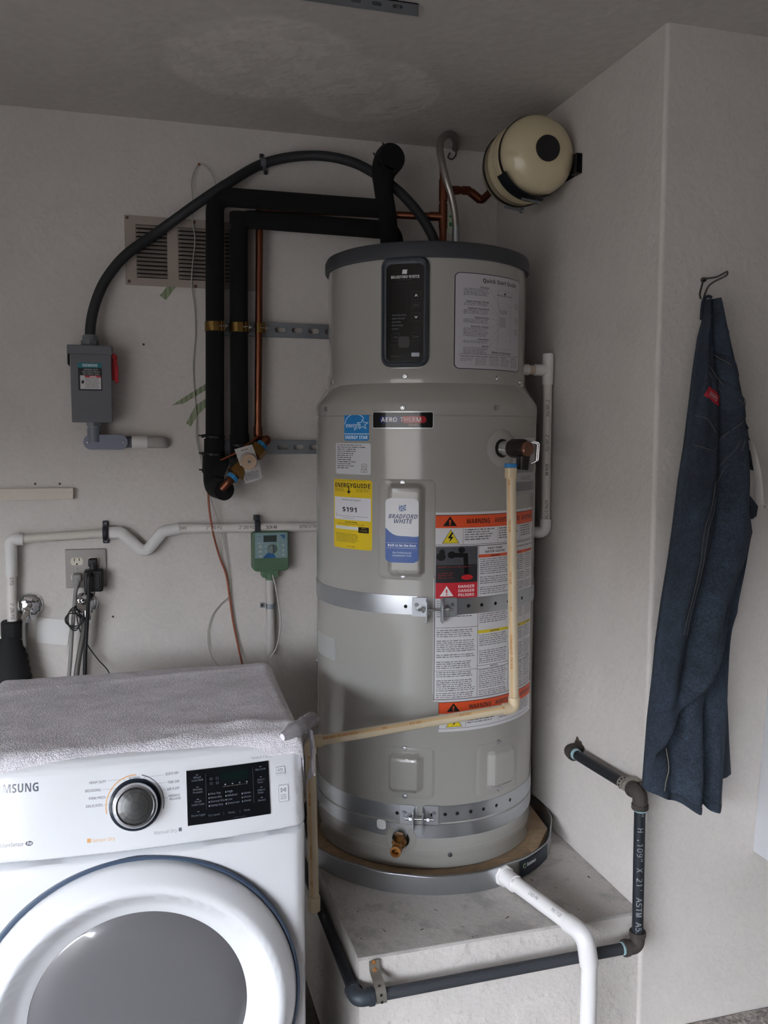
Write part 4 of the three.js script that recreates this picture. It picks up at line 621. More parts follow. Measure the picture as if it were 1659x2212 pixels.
// braided and ribbed flexible metal conduit at the heater top
{ const pts = curve([[[0.9186, 2.153, 0.24][0], 2.068, 0.24], [0.9186, 2.153, 0.24], [0.9166, 2.2016, 0.24], [0.906, 2.2612, 0.24], [0.8869, 2.3171, 0.24], [0.8757, 2.3748, 0.23], [0.8768, 2.416, 0.21], [0.8894, 2.4469, 0.19], [0.9138, 2.4674, 0.17], [0.9386, 2.472, 0.15], [0.9565, 2.4651, 0.13], [0.9665, 2.4521, 0.1]], 260);
  const t = thing('flexible_metal_conduit', 'silver ribbed metal conduit rising in a hook from the heater top', 'conduit', [pts[0].x, 2.066, 0.24]);
  part(t, 'ribbed_tube', sweep(pts, 0.01, { seg: 14, radius: (q, l) => 0.0102 + 0.0013 * Math.sin(l * 1000) }), M('#b5b0aa', 0.36, 0.85));
  part(t, 'fitting', rod([pts[0].x, 2.064, 0.24], [0.9182, 2.186, 0.24], 0.0118), zinc);
  part(t, 'hook_wire', sweep(curve([[0.9664, 2.4575, 0.1], [0.9756, 2.4424, 0.08], [0.9731, 2.4371, 0.05], [0.9681, 2.4481, 0.03], [0.9839, 2.4716, 0.003]], 24), 0.0022, { seg: 8 }), M('#3a3230', 0.6)); }
// ---------- thin wires ----------
const wire = (name, label, pts, r, mat, n = 120) => single(name, label, 'wire', sweep(curve(pts, n), r, { seg: 8 }), mat);
wire('thermostat_wire', 'thin pale wire looped over a nail and hanging down past the black pipes', [[0.2494, 2.3135, 0.02], [0.2359, 2.3476, 0.012], [0.2163, 2.3649, 0.01], [0.2032, 2.367, 0.008], [0.1909, 2.3523, 0.01], [0.1809, 2.3168, 0.012], [0.1822, 2.2649, 0.02], [0.1817, 2.2008, 0.012], [0.1877, 2.1548, 0.012], [0.1799, 2.0811, 0.012], [0.1762, 2.0142, 0.011], [0.1837, 1.9614, 0.007], [0.1852, 1.8804, 0.006], [0.177, 1.785, 0.006], [0.1798, 1.703, 0.006], [0.1841, 1.6343, 0.007], [0.1831, 1.5722, 0.008], [0.1929, 1.5168, 0.012], [0.2064, 1.4545, 0.02], [0.2228, 1.3848, 0.025], [0.241, 1.3287, 0.028], [0.261, 1.2559, 0.012], [0.2717, 1.1837, 0.008], [0.2778, 1.0912, 0.006], [0.2507, 1.0637, 0.006], [0.2221, 1.0281, 0.008], [0.2072, 0.9775, 0.01], [0.2117, 0.9219, 0.014], [0.2302, 0.8831, 0.02], [0.257, 0.8549, 0.03]], 0.0016, M('#b0afa5', 0.6), 260);
single('nail', 'small rusty nail in the wall that carries the thin pale wire', 'nail', [rod([0.2059, 2.3737, -0.01], [0.2026, 2.366, 0.016], 0.0018, { seg: 8 }), turned([[0, 0], [0.004, 0], [0.004, 0.0015], [0, 0.002]], [0.2026, 2.366, 0.016], [0, 0, 1], 12)], M('#7a4a35', 0.7));
wire('bare_copper_wire', 'orange copper coloured wire running down from the black pipe to behind the towel', [[0.2139, 1.448, 0.06], [0.2129, 1.4144, 0.05], [0.2157, 1.3582, 0.04], [0.226, 1.2878, 0.036], [0.2478, 1.2065, 0.012], [0.2655, 1.1556, 0.01], [0.2759, 1.0833, 0.01], [0.2849, 1.0106, 0.01], [0.298, 0.9377, 0.012], [0.3119, 0.8658, 0.02], [0.3172, 0.8215, 0.02]], 0.0031, M('#9c5a44', 0.45, 0.4));
wire('ground_wire', 'short bright copper ground wire slanting from the mixing valve to the black pipe', [[0.2394, 1.5038, 0.1], [0.2555, 1.5105, 0.1], [0.2839, 1.524, 0.1], [0.3043, 1.5361, 0.1], [0.3237, 1.5524, 0.098], [0.3459, 1.5659, 0.075], [0.3588, 1.5755, 0.062]], 0.0027, M('#c8714a', 0.3, 0.8), 60);
// green painter's tape left on the wall
const tapeMat = M('#ffffff', 0.7, 0, { transparent: true, opacity: 0.62, map: dataTex(64, (i, x, y) => { const k = 0.84 + 0.16 * ((x >> 2) & 1); return [172 * k, 186 * k, 150 * k]; }, true) });
const tape = (label, q) => { const m = plate(q.map((p) => [p[0], p[1]]), 0.0007, [0, 0, 0.0003]); const uv = m.attributes.uv; for (let i = 0; i < uv.count; i++) uv.setXY(i, uv.getX(i) * 9, uv.getY(i) * 9); single('tape_strip', label, 'tape', m, tapeMat, 'green tape scraps'); };
tape('torn strip of green tape on the wall just below the metal vent', [[0.0847, 1.9875, 0], [0.1017, 1.9749, 0], [0.1329, 2.0165, 0], [0.1479, 2.0414, 0], [0.1335, 2.0513, 0], [0.1212, 2.032, 0]]);
tape('upper of two green tape strips beside the black pipes, pointing at the switch box', [[0.1122, 1.6667, 0], [0.1472, 1.6726, 0], [0.2158, 1.7149, 0], [0.216, 1.7342, 0], [0.1557, 1.696, 0]]);
tape('lower of two green tape strips beside the black pipes, slanting downwards', [[0.1544, 1.6149, 0], [0.1678, 1.6039, 0], [0.1873, 1.6372, 0], [0.2151, 1.6652, 0], [0.2154, 1.69, 0], [0.1824, 1.6675, 0]]);
single('wooden_batten', 'white painted wooden batten ending on the wall above the outlet', 'batten', box(-0.95, [-0.1692, 1.41, 0.02][0], [-0.2673, 1.3929, 0.02][1], [-0.2663, 1.4261, 0.02][1], 0.0005, 0.022, 0.0015), M('#fffaf0', 0.6, 0, { map: paintMap }));
{ // white drain pipe across the wall
  const z = 0.026, r = 0.0143, t = thing('wall_drain_pipe', 'white plastic drain pipe crossing the wall with a dip, above the outlet', 'pipe', [[-0.3446, 1.043, 0.03][0], [-0.3448, 1.0363, 0.03][1], z]);
  const E = [-0.3413, 1.2811, 0.026], a = [-0.307, 1.2814, 0.026], b = [-0.072, 1.2936, 0.026], c = [-0.0383, 1.294, 0.026], d = [0.0262, 1.2371, 0.026], e = [0.0804, 1.2935, 0.026], f = [0.1235, 1.3007, 0.026], g = [0.8, 0, z];
  const h = [0.5544, 1.2952, 0.026]; g[1] = f[1] + (h[1] - f[1]) / (h[0] - f[0]) * (g[0] - f[0]);
  part(t, 'pipe_run', rod(E, b, r - 0.001), M('#cfc9bf', 0.5)); part(t, 'pipe_run', rod(f, g, r, { face: [0, 0.2, 1] }), pvcRun); part(t, 'pipe_run', rod(E, [-0.343, 1.0326, 0.026], r, { face: [0.2, 0, 1] }), pvcRun);
  part(t, 'elbow', sweep(fillet([a, E, [-0.341, 1.2519, 0.026]], 0.02), r + 0.003), pvcWhite);
  part(t, 'coupling', rod([-0.3408, 1.2586, 0.026], [-0.3409, 1.1761, 0.026], r + 0.0025), pvcWhite);
  part(t, 'elbow', sweep(fillet([[-0.0746, 1.2936, 0.026], c, [-0.0088, 1.2657, 0.026]], 0.022), r + 0.003), pvcWhite);
  part(t, 'trap_bend', sweep(fillet([[-0.0139, 1.2714, 0.026], [0.0261, 1.2315, 0.026], [0.0558, 1.261, 0.026]], 0.022), r + 0.0025), pvcWhite);
  part(t, 'elbow', sweep(fillet([[0.0491, 1.2557, 0.026], [0.0804, 1.2935, 0.026], [0.1262, 1.3006, 0.026]], 0.022), r + 0.003), pvcWhite);
}
const hangMat = M('#1b1d26', 0.5);
{ const p = [-0.0824, 1.2938, 0.026]; const t = thing('pipe_hanger', 'black plastic strap around the white drain pipe, above the outlet', 'hanger', [p[0], p[1] - 0.035, 0]);
  part(t, 'strap', [box(p[0] - 0.0085, p[0] + 0.0085, p[1] + 0.012, p[1] + 0.034, 0, 0.008, 0.003), box(p[0] - 0.0085, p[0] + 0.0085, p[1] - 0.033, p[1] - 0.012, 0, 0.008, 0.003), ...[0].map(() => { const g = new THREE.TorusGeometry(0.0195, 0.0042, 8, 24); g.scale(1, 1, 2); g.rotateY(Math.PI / 2); g.translate(p[0], p[1], 0.026); return g; })], hangMat); for (const s of [0.026, -0.026]) part(t, 'screw', screwHead([p[0], p[1] + s, 0.008], [0, 0, 1], 0.0045, 0.002), zincDull); }
{ const p = [0.3597, 1.3059, 0.026]; const t = thing('pipe_hanger', 'black plastic strap around the white drain pipe, above the green timer', 'hanger', [p[0], p[1] - 0.03, 0]);
  part(t, 'strap', [box(p[0] - 0.008, p[0] + 0.008, p[1] + 0.012, p[1] + 0.03, 0, 0.03, 0.003), box(p[0] - 0.0085, p[0] + 0.0085, p[1] - 0.03, p[1] + 0.014, 0.036, 0.046, 0.003), box(p[0] - 0.0085, p[0] + 0.0085, p[1] - 0.03, p[1] - 0.016, 0, 0.044, 0.002)], hangMat); }
{ // four-gang outlet plate with plugs
  const a = [-0.1974, 1.2458, 0.004], b = [-0.0829, 1.1314, 0.004], x0 = a[0], x1 = b[0], y1 = a[1], y0 = b[1], t = thing('outlet_plate', 'stainless steel outlet plate with two double sockets under the white pipe', 'outlet', [(x0 + x1) / 2, y0, 0]);
  part(t, 'plate', plate(roundRect(x0, y0, x1, y1, 0.003), 0.003, [0, 0, 0.001], [1, 0, 0], [0, 1, 0], { bevel: 0.0022 }), M('#9b9793', 0.38, 0.9));
  const sx = [[-0.1651, 1.2095, 0.006][0], [-0.1174, 1.2105, 0.006][0]], sy = [[-0.1651, 1.2095, 0.006][1], [-0.1663, 1.1629, 0.006][1]];
  const ivory = M('#d7d0c2', 0.45);
  for (const x of sx) for (const y of sy) { const s = new THREE.Shape(); s.absarc(0, 0, 0.0172, -0.72, 0.72); s.absarc(0, 0, 0.0172, Math.PI - 0.72, Math.PI + 0.72); const so = part(t, 'socket', plate(s, 0.002, [x, y, 0.0045], [1, 0, 0], [0, 1, 0], { bevel: 0.0006 }), ivory);
    part(so, 'slot', [box(x - 0.0078, x - 0.0056, y + 0.0005, y + 0.0095, 0.006, 0.0075), box(x + 0.0056, x + 0.0078, y + 0.0015, y + 0.0095, 0.006, 0.0075), turned([[0, 0], [0.0026, 0], [0.0026, 0.0015], [0, 0.0015]], [x, y - 0.0075, 0.006], [0, 0, 1], 12)], holeBlack); }
  for (const x of sx) part(t, 'screw', screwHead([x, (sy[0] + sy[1]) / 2, 0.006], [0, 0, 1], 0.0035, 0.002), steel);
  const plug = (name, label, at, mat, cord, r) => { const p = thing(name, label, 'plug', at); part(p, 'plug', [box(at[0] - 0.013, at[0] + 0.013, at[1] - 0.012, at[1] + 0.013, 0.008, 0.03, 0.006), turned([[0, 0], [0.01, 0], [0.0085, 0.016], [0.0045, 0.03], [0, 0.03]], [at[0], at[1] - 0.002, 0.022], [0, -0.85, 0.3], 18)], mat); part(p, 'cord', sweep(curve(cord, 60), r, { seg: 10 }), mat); };
  plug('power_cable', 'thick grey power cord plugged into the outlet, running down behind the dryer', [sx[0], sy[1], 0.009], M('#8b8986', 0.55), [[sx[0], sy[1] - 0.02, 0.035], [-0.1688, 1.1246, 0.045], [-0.176, 1.056, 0.04], [-0.1808, 1.0154, 0.04], [-0.1874, 0.9361, 0.05], [-0.1955, 0.8436, 0.06], [-0.1986, 0.7752, 0.06]], 0.0058);
  plug('power_cable', 'black power cord plugged into the outlet above the black adapter', [sx[1] - 0.003, sy[0] - 0.003, 0.009], M('#18181a', 0.5), [[sx[1] - 0.006, sy[0] - 0.03, 0.04], [-0.1293, 1.1749, 0.075], [-0.1321, 1.1146, 0.075], [-0.1403, 1.0173, 0.06], [-0.1462, 0.9358, 0.06], [-0.1499, 0.84, 0.06], [-0.1516, 0.7712, 0.06]], 0.0056);
  const p = [-0.1177, 1.1579, 0.03], ad = thing('power_adapter', 'square black power adapter in the outlet with a thin coiled cord', 'adapter', [p[0], p[1] - 0.033, 0.009]);
  part(ad, 'body', [box(p[0] - 0.027, p[0] + 0.025, p[1] - 0.033, p[1] + 0.03, 0.009, 0.055, 0.006), box(p[0] - 0.018, p[0] + 0.018, p[1] - 0.024, p[1] + 0.022, 0.05, 0.0565, 0.003)], M('#17171a', 0.45));
  const k = []; k.push([p[0] + 0.002, p[1] - 0.032, 0.03], [-0.1228, 1.1061, 0.03], [-0.1478, 1.0932, 0.05], [-0.1731, 1.0833, 0.055]); for (let i = 0; i < 3; i++) for (let j = 0; j < 8; j++) { const an = j / 8 * 6.283 + i; k.push([[-0.173, 1.0497, 0.05][0] + (0.017 + 0.004 * i) * Math.cos(an), [-0.173, 1.0497, 0.05][1] + (0.034 - 0.007 * i) * Math.sin(an), 0.058 + 0.003 * i]); } k.push([-0.1599, 1.0163, 0.05], [-0.1392, 0.9625, 0.03], [-0.1119, 0.9191, 0.03], [-0.0866, 0.8867, 0.03], [-0.0764, 0.8635, 0.04], [-0.0717, 0.8311, 0.05]);
  part(ad, 'cord', sweep(curve(k, 200), 0.0018, { seg: 8 }), M('#17171a', 0.5));
}
// laundry valves with chrome wall plates and hoses
const valve = (c, side, label, hose) => {
  const t = thing('stop_valve', label, 'valve', c), z = c[2];
  part(t, 'wall_plate', turned([[0, 0.0], [0.036, 0.0], [0.0365, 0.003], [0.033, 0.010], [0.022, 0.016], [0.013, 0.018], [0, 0.018]], [c[0], c[1], 0.0005], [0, 0, 1], 40), chrome);
  part(t, 'valve_body', [rod([c[0], c[1], 0.01], [c[0], c[1] - 0.002, 0.06], 0.009), turned([[0, 0], [0.0115, 0], [0.0115, 0.028], [0.009, 0.032], [0, 0.032]], [c[0] - 0.004 * side, c[1] - 0.03, 0.052], [0, 1, 0], 20), hexnut([c[0] - 0.004 * side, c[1] - 0.034, 0.052], [0, 1, 0], 0.013, 0.012)], chrome);
  part(t, 'handle', [turned([[0, 0], [0.008, 0], [0.008, 0.012], [0, 0.012]], [c[0], c[1], 0.06], [0, 0, 1], 18), plate(roundRect(-0.026, -0.0065, 0.004, 0.0065, 0.006), 0.006, [c[0], c[1] - 0.006, 0.068], [0.5, side > 0 ? 0.85 : -0.4, 0], [-0.85, 0.5, 0], { bevel: 0.001 })], M('#6d665f', 0.4, 0.6));
  part(t, 'hose', sweep(curve(hose, 50), 0.0078, { seg: 12 }), M('#65635f', 0.5, 0.4), 'grey hose');
};
valve([-0.297, 1.0873, 0], 1, 'chrome laundry valve on the wall beside the black drain boot', [[-0.3048, 1.065, 0.05], [-0.3084, 1.025, 0.05], [-0.3076, 0.9712, 0.05], [-0.3025, 0.9182, 0.055], [-0.2994, 0.8382, 0.06], [-0.301, 0.784, 0.06]]);
valve([-0.1428, 1.085, 0], -1, 'chrome laundry valve on the wall behind the black power cord', [[-0.1474, 1.0466, 0.055], [-0.1485, 1.0157, 0.05], [-0.1591, 0.9604, 0.045], [-0.1707, 0.8939, 0.05], [-0.1756, 0.8283, 0.06], [-0.1771, 0.7734, 0.06]]);
{ const q = [[-0.2765, 1.0486, 0.003], [-0.1865, 1.0354, 0.003], [-0.1974, 0.9613, 0.003], [-0.2837, 0.975, 0.003]]; single('paper_card', 'blank white paper card taped to the wall beside the grey power cord', 'card', plate(q.map((p) => [p[0], p[1]]), 0.001, [0, 0, 0.002]), M('#e2e0dd', 0.8)); }
{ // black rubber boot and hose at the left edge
  const t = thing('drain_boot', 'black rubber drain boot where the white pipe goes down behind the dryer', 'hose', [[-0.3541, 0.861, 0.03][0], 0.7, 0.04]);
  part(t, 'collar', turned([[0.016, 0], [0.0285, 0], [0.03, 0.012], [0.03, 0.046], [0.026, 0.05], [0.0155, 0.05]], [-0.3451, 0.9981, 0.028], [0.02, 1, 0], 28), rubberBlack);
  part(t, 'boot', sweep(curve([[-0.3463, 0.9892, 0.03], [-0.3491, 0.9593, 0.045], [-0.3439, 0.909, 0.06], [-0.3346, 0.8573, 0.07], [-0.3375, 0.7632, 0.07], [[-0.3375, 0.7632, 0.07][0], 0.7, 0.07]], 40), 0.045, { seg: 24, radius: (q, l) => 0.036 + 0.012 * smooth(0, 0.25, q) + 0.002 * Math.sin(l * 300) }), rubberBlack);
}
{ // irrigation timer and the conduit below it
  const a = [0.3436, 1.2875, 0.05], b = [0.4532, 1.1599, 0.05], x0 = a[0], x1 = b[0], y1 = a[1], y0 = b[1], green = M('#4c6a50', 0.5), green2 = M('#557559', 0.45);
  const t = thing('irrigation_timer', 'small green irrigation timer with a dial and little screen on the wall', 'timer', [(x0 + x1) / 2, y0, 0]);
  const sh = (h, lo) => { const s = new THREE.Shape(); s.moveTo(x0 + 0.006, y1 - h); s.lineTo(x1 - 0.006, y1 - h); s.quadraticCurveTo(x1, y1 - h, x1, y1 - h - 0.006); s.lineTo(x1, y0 + 0.02); s.quadraticCurveTo(x1, y0 + 0.006, x1 - 0.014, y0 + 0.005); s.lineTo(x0 + 0.014, y0 + lo); s.quadraticCurveTo(x0, y0 + 0.006, x0, y0 + 0.02); s.lineTo(x0, y1 - h - 0.006); s.quadraticCurveTo(x0, y1 - h, x0 + 0.006, y1 - h); return s; };
  part(t, 'case', plate(sh(0, 0.005), 0.046, [0, 0, 0.002], [1, 0, 0], [0, 1, 0], { bevel: 0.003 }), green);
  part(t, 'lower_port', [plate(roundRect((x0 + x1) / 2 - 0.026, y0 - 0.018, (x0 + x1) / 2 + 0.026, y0 + 0.01, 0.008), 0.024, [0, 0, 0.006], [1, 0, 0], [0, 1, 0], { bevel: 0.002 }), turned([[0, 0], [0.013, 0], [0.0145, 0.02], [0, 0.02]], [(x0 + x1) / 2, y0 - 0.026, 0.02], [0, 1, 0], 20)], green2);
  const fp = [x0 + 0.006, x1 - 0.004, y0 + (y1 - y0) * 0.36, y1 - 0.004];
  const face = part(t, 'face_panel', box(fp[0], fp[1], fp[2], fp[3], 0.049, 0.0525, 0.0008), M('#ffffff', 0.4, 0, { map: canvasTex(512, 384, (g, W, Hh) => { g.fillStyle = '#7f979b'; g.fillRect(0, 0, W, Hh); g.fillStyle = '#2a5e93'; g.beginPath(); g.moveTo(120, 384); g.quadraticCurveTo(250, 200, 330, 384); g.fill(); g.fillRect(400, 30, 70, 60); g.fillStyle = '#7f979b'; g.beginPath(); g.arc(400, 90, 40, 0, 7); g.fill(); g.strokeStyle = '#7fb27f'; g.lineWidth = 14; g.beginPath(); g.arc(262, 235, 104, -0.9, 1.2); g.stroke(); smallPrint(g, 30, 50, 90, 20, 13, '#2b3a3c'); for (let k = 0; k < 3; k++) { smallPrint(g, 40, 150 + k * 66, 90, 18, 11, '#dfe6e6'); smallPrint(g, 150, 130 + k * 70, 40, 14, 9, '#e6ecec'); smallPrint(g, 380, 150 + k * 60, 40, 14, 9, '#23323a'); } smallPrint(g, 240, 110, 60, 12, 9, '#e6ecec'); }) }));
  const fx = (u) => fp[0] + (fp[1] - fp[0]) * u, fy = (v) => fp[3] - (fp[3] - fp[2]) * v;
  part(face, 'screen', box(fx(0.26), fx(0.66), fy(0.36), fy(0.1), 0.052, 0.0535, 0.0008), M('#38423f', 0.2));
  part(face, 'dial', [turned([[0.014, 0], [0.0138, 0.006], [0.012, 0.008], [0, 0.008]], [fx(0.51), fy(0.64), 0.052], [0, 0, 1], 30), box(fx(0.51) - 0.003, fx(0.51) + 0.003, fy(0.64) - 0.0125, fy(0.64) + 0.0125, 0.055, 0.067, 0.002)], M('#6d7c78', 0.45), 'grey dial');
  for (const [u, v] of [[0.16, 0.5], [0.16, 0.72], [0.16, 0.9], [0.86, 0.5], [0.86, 0.7], [0.86, 0.88]]) part(face, 'button', turned([[0.0042, 0], [0.004, 0.002], [0, 0.0024]], [fx(u), fy(v), 0.0525], [0, 0, 1], 14), M('#a9b3b0', 0.5));
  const c = thing('timer_conduit', 'white painted conduit going down the wall below the green timer', 'conduit', [[0.3996, 0.8596, 0.02][0], 0.9, 0.018]);
  const p0 = [0.3993, 1.1369, 0.018]; part(c, 'pipe', rod(p0, [[0.4013, 0.859, 0.018][0], 0.9, 0.018], 0.0135), M('#bab6b1', 0.6));
  const s = [0.3925, 1.0519, 0.02], sx = p0[0] + 0.0015; part(c, 'strap', [box(s[0] - 0.022, s[0] - 0.008, s[1] - 0.008, s[1] + 0.008, 0.0005, 0.003, 0.001), turned([[0.0138, -0.008], [0.0155, -0.008], [0.0155, 0.008], [0.0138, 0.008], [0.0138, -0.008]], [sx, s[1], 0.018], [0, 1, 0], 28)], zincDull, 'metal strap'); part(c, 'screw', screwHead([s[0] - 0.016, s[1], 0.003], [0, 0, 1], 0.004, 0.002), M('#4b463f', 0.6));
  wire('timer_cable', 'white cable looping down from the bottom of the green timer', [[0.4047, 1.153, 0.03], [0.4116, 1.1226, 0.04], [0.4204, 1.0682, 0.045], [0.4271, 1.0099, 0.045], [0.4224, 0.9593, 0.045], [0.4084, 0.9177, 0.05], [0.3874, 0.8913, 0.055], [0.3722, 0.8719, 0.06], [0.3606, 0.8408, 0.06]], 0.0022, M('#cfccc6', 0.55), 80);
}
// stray screws and plugs in the wall
for (const [x, y, lab] of [[76, 1045, 'small rusty screw above the white batten, the one nearer the frame edge'], [129, 1045, 'small rusty screw above the end of the white batten'], [310, 744, 'dark wall plug between the switch box and the black pipes'], [244, 1332, 'small dark nail beside the black power cord']]) { const p = [-0.3236, 2.7613, 0], q = { 76: [-0.2729, 1.4383, 0], 129: [-0.2064, 1.4375, 0], 310: [0.036, 1.8438, 0], 244: [-0.068, 1.0394, 0] }[x]; single('wall_screw', lab, 'screw', turned([[0, -0.004], [0.0028, -0.004], [0.0034, 0.001], [0.002, 0.002], [0, 0.002]], q, [0, 0, 1], 10), M('#4a3a30', 0.7)); }

// ---------- clothes dryer ----------
{
  const white = M('#e6e7ea', 0.22, 0, { clearcoat: 0.6, clearcoatRoughness: 0.08 });
  const X0 = -0.338, X1 = 0.318, front = (x, y) => 1.06 - 0.22 * (x + 0.01) ** 2 - (y > 0.8 ? (y - 0.8) * 0.25 : 0);
  const dr = thing('clothes_dryer', 'white front-loading clothes dryer with round glass door, chrome dial and black touch panel', 'dryer', [-0.01, 0, 0.72]);
  {
    const s = new THREE.Shape(), c = [[-0.332, -0.985], [0.312, -0.985], [0.336, -0.43], [-0.318, -0.43]].map(([x, y]) => new THREE.Vector2(x, y)), n = c.length;
    for (let i = 0; i < n; i++) { const p = c[i], a = c[(i + n - 1) % n].clone().sub(p).normalize().multiplyScalar(0.025).add(p), b = c[(i + 1) % n].clone().sub(p).normalize().multiplyScalar(0.025).add(p); i ? s.lineTo(a.x, a.y) : s.moveTo(a.x, a.y); s.quadraticCurveTo(p.x, p.y, b.x, b.y); }
    s.closePath();
    const g = new THREE.ExtrudeGeometry(s, { depth: 0.94, bevelEnabled: true, bevelSize: 0.008, bevelThickness: 0.01, bevelOffset: -0.008, bevelSegments: 3, curveSegments: 6 }); g.rotateX(-Math.PI / 2); g.translate(0, 0.022, 0);
    part(dr, 'cabinet', g, white);
    for (const [x, z] of [[-0.28, 0.95], [0.26, 0.95], [-0.27, 0.48], [0.28, 0.48]]) part(dr, 'foot', turned([[0, 0], [0.022, 0], [0.022, 0.008], [0.01, 0.01], [0.01, 0.014], [0, 0.014]], [x, 0, z]), rubberBlack);
  }
  // a bowed front skin between y0 and y1, its side edges rounded
  const skin = (y0, y1, top) => {
    const prof = []; for (let k = 0; k <= 4; k++) { const a = k / 4 * Math.PI / 2; prof.push([y0 + 0.005 * (1 - Math.sin(a)), -0.005 * (1 - Math.sin(a)) * 1 - 0.0 - 0.005 * (1 - Math.sin(a))]); }
    prof.unshift([y0 + 0.004, -0.05]);
    prof[1][0] = y0 + 0.001; for (let k = 2; k < prof.length; k++) prof[k][0] = y0 + 0.001 + 0.005 * (k - 1) / 4;
    const yt = top ? y1 - 0.032 : y1 - 0.005; for (let k = 1; k <= 20; k++) prof.push([y0 + 0.006 + (yt - y0 - 0.006) * k / 20, 0]);
    if (top) for (let k = 1; k <= 10; k++) { const a = k / 10 * Math.PI / 2 * 0.96; prof.push([yt + 0.032 * Math.sin(a), -0.034 * (1 - Math.cos(a))]); } else for (let k = 1; k <= 4; k++) { const a = k / 4 * Math.PI / 2; prof.push([yt + 0.005 * Math.sin(a) * 0.8, -0.006 * (1 - Math.cos(a))]); }
    prof.push(top ? [y1 + 0.0005, -0.075] : [y1 - 0.0015, -0.05]);
    const cols = []; const r = 0.028; cols.push([X0, 0.06]); for (let k = 0; k <= 8; k++) { const a = k / 8 * Math.PI / 2; cols.push([X0 + r * (1 - Math.cos(a)) , r * (1 - Math.sin(a))]); }
    for (let k = 1; k < 40; k++) cols.push([X0 + r + (X1 - X0 - 2 * r) * k / 40, 0]); for (let k = 8; k >= 0; k--) { const a = k / 8 * Math.PI / 2; cols.push([X1 - r * (1 - Math.cos(a)), r * (1 - Math.sin(a))]); } cols.push([X1, 0.06]);
    const P = (u, v) => { const [x, e] = cols[Math.round(u * (cols.length - 1))], [y, o] = prof[Math.round(v * (prof.length - 1))]; return [x, y - (top && y > yt ? e * 0.6 * (y - yt) / 0.032 : 0), front(x, Math.min(y, yt)) + o - e]; };
    return toCreasedNormals(grid(P, cols.length - 1, prof.length - 1, false, (u, v) => { const p = P(u, v); return [(p[0] - X0) / (X1 - X0), (p[1] - 0.803) / 0.155]; }), 0.9);
  };
  part(dr, 'front_panel', skin(0.03, 0.797, false), white);
  const S = 2048 / 0.656, cx = (p) => (p[0] - X0) * S, cy = (p) => (0.958 - p[1]) * S;
  const print = canvasTex(2048, 484, (g, W, Hh) => {
    g.fillStyle = '#e6e7ea'; g.fillRect(0, 0, W, Hh);
    const T = (s, at, h, o = {}) => textLine(g, s, cx(at), cy(at), h * S * 1.38, { color: '#42464e', ...o });
    T('SAMSUNG', [-0.1791, 0.9255, 1.0223], 0.0155, { weight: 'bold', align: 'right', color: '#4a5160', width: 264 });
    T('MoistureSensor', [-0.2065, 0.8335, 1.0431], 0.0066, { align: 'right', color: '#565b66', width: 160 });
    g.fillStyle = '#4a5160'; { const p = [-0.197, 0.8374, 1.0429]; g.beginPath(); g.ellipse(cx(p), cy(p), 20, 13, 0, 0, 7); g.fill(); textLine(g, 'he', cx(p), cy(p) + 8, 24, { color: '#e6e7ea', align: 'center', weight: 'bold', italic: true }); }
    const L = { align: 'right', width: 94 };
    T('HEAVY DUTY', [-0.0617, 0.9304, 1.0268], 0.0048, L); T('BEDDING', [-0.071, 0.9166, 1.03], 0.0048, L); T('PERM PRESS', [-0.063, 0.9029, 1.0337], 0.0048, L); T('DELICATES', [-0.0682, 0.8896, 1.0369], 0.0048, L);
    T('NORMAL', [-0.01, 0.932, 1.027], 0.0048, { align: 'center', width: 66 }); T('QUICK DRY', [0.0461, 0.9329, 1.0261], 0.0048, { width: 78 }); T('TIME DRY', [0.05, 0.9176, 1.0298], 0.0048, { width: 70 }); T('AIR FLUFF', [0.0488, 0.9053, 1.0329], 0.0048, { width: 72 }); T('WRINKLE', [0.051, 0.8935, 1.0358], 0.0044, { width: 66 }); T('RELEASE', [0.0526, 0.8875, 1.0373], 0.0044, { width: 66 });
    g.strokeStyle = '#a0a3a8'; g.lineWidth = 1.6; for (const q of [[[-0.0592, 0.9334, 1.0261], [-0.0292, 0.9339, 1.0264], [-0.0269, 0.9279, 1.028]], [[-0.0694, 0.9189, 1.0295], [-0.0412, 0.9187, 1.0301]], [[-0.0613, 0.9051, 1.0331], [-0.0506, 0.9057, 1.0332]], [[-0.0665, 0.8919, 1.0363], [-0.0549, 0.8924, 1.0365]], [[0.0435, 0.934, 1.0259], [0.0078, 0.9336, 1.0265], [0.0051, 0.9281, 1.0279]], [[0.0483, 0.9202, 1.0292], [0.0261, 0.9201, 1.0297]], [[0.0471, 0.9071, 1.0325], [0.0343, 0.9069, 1.0328]], [[0.0501, 0.8928, 1.036], [0.0373, 0.8934, 1.0362]]]) { g.beginPath(); q.forEach((p, i) => g[i ? 'lineTo' : 'moveTo'](cx(p), cy(p))); g.stroke(); }
    { const c = [-0.0101, 0.887, 1.0382], R = 0.0525 * S; g.lineWidth = 6; g.strokeStyle = '#e7b27c'; g.beginPath(); g.arc(cx(c), cy(c), R, Math.PI * 0.93, Math.PI * 1.52); g.stroke(); g.strokeStyle = '#70747c'; g.beginPath(); g.arc(cx(c), cy(c), R, Math.PI * 1.58, Math.PI * 2.08); g.stroke(); }
    { const p = [-0.0968, 0.8291, 1.0511]; g.fillStyle = '#e7b27c'; g.fillRect(cx(p), cy(p) - 22, 22, 22); T('Sensor Dry', [-0.0879, 0.829, 1.0514], 0.006, { color: '#e7b27c' }); }
    T('Manual Dry', [0.0655, 0.8301, 1.0512], 0.006, { align: 'right', color: '#a9abb0' }); { const p = [0.0681, 0.8298, 1.0512]; g.fillStyle = '#70747c'; g.fillRect(cx(p), cy(p) - 22, 18, 20); }
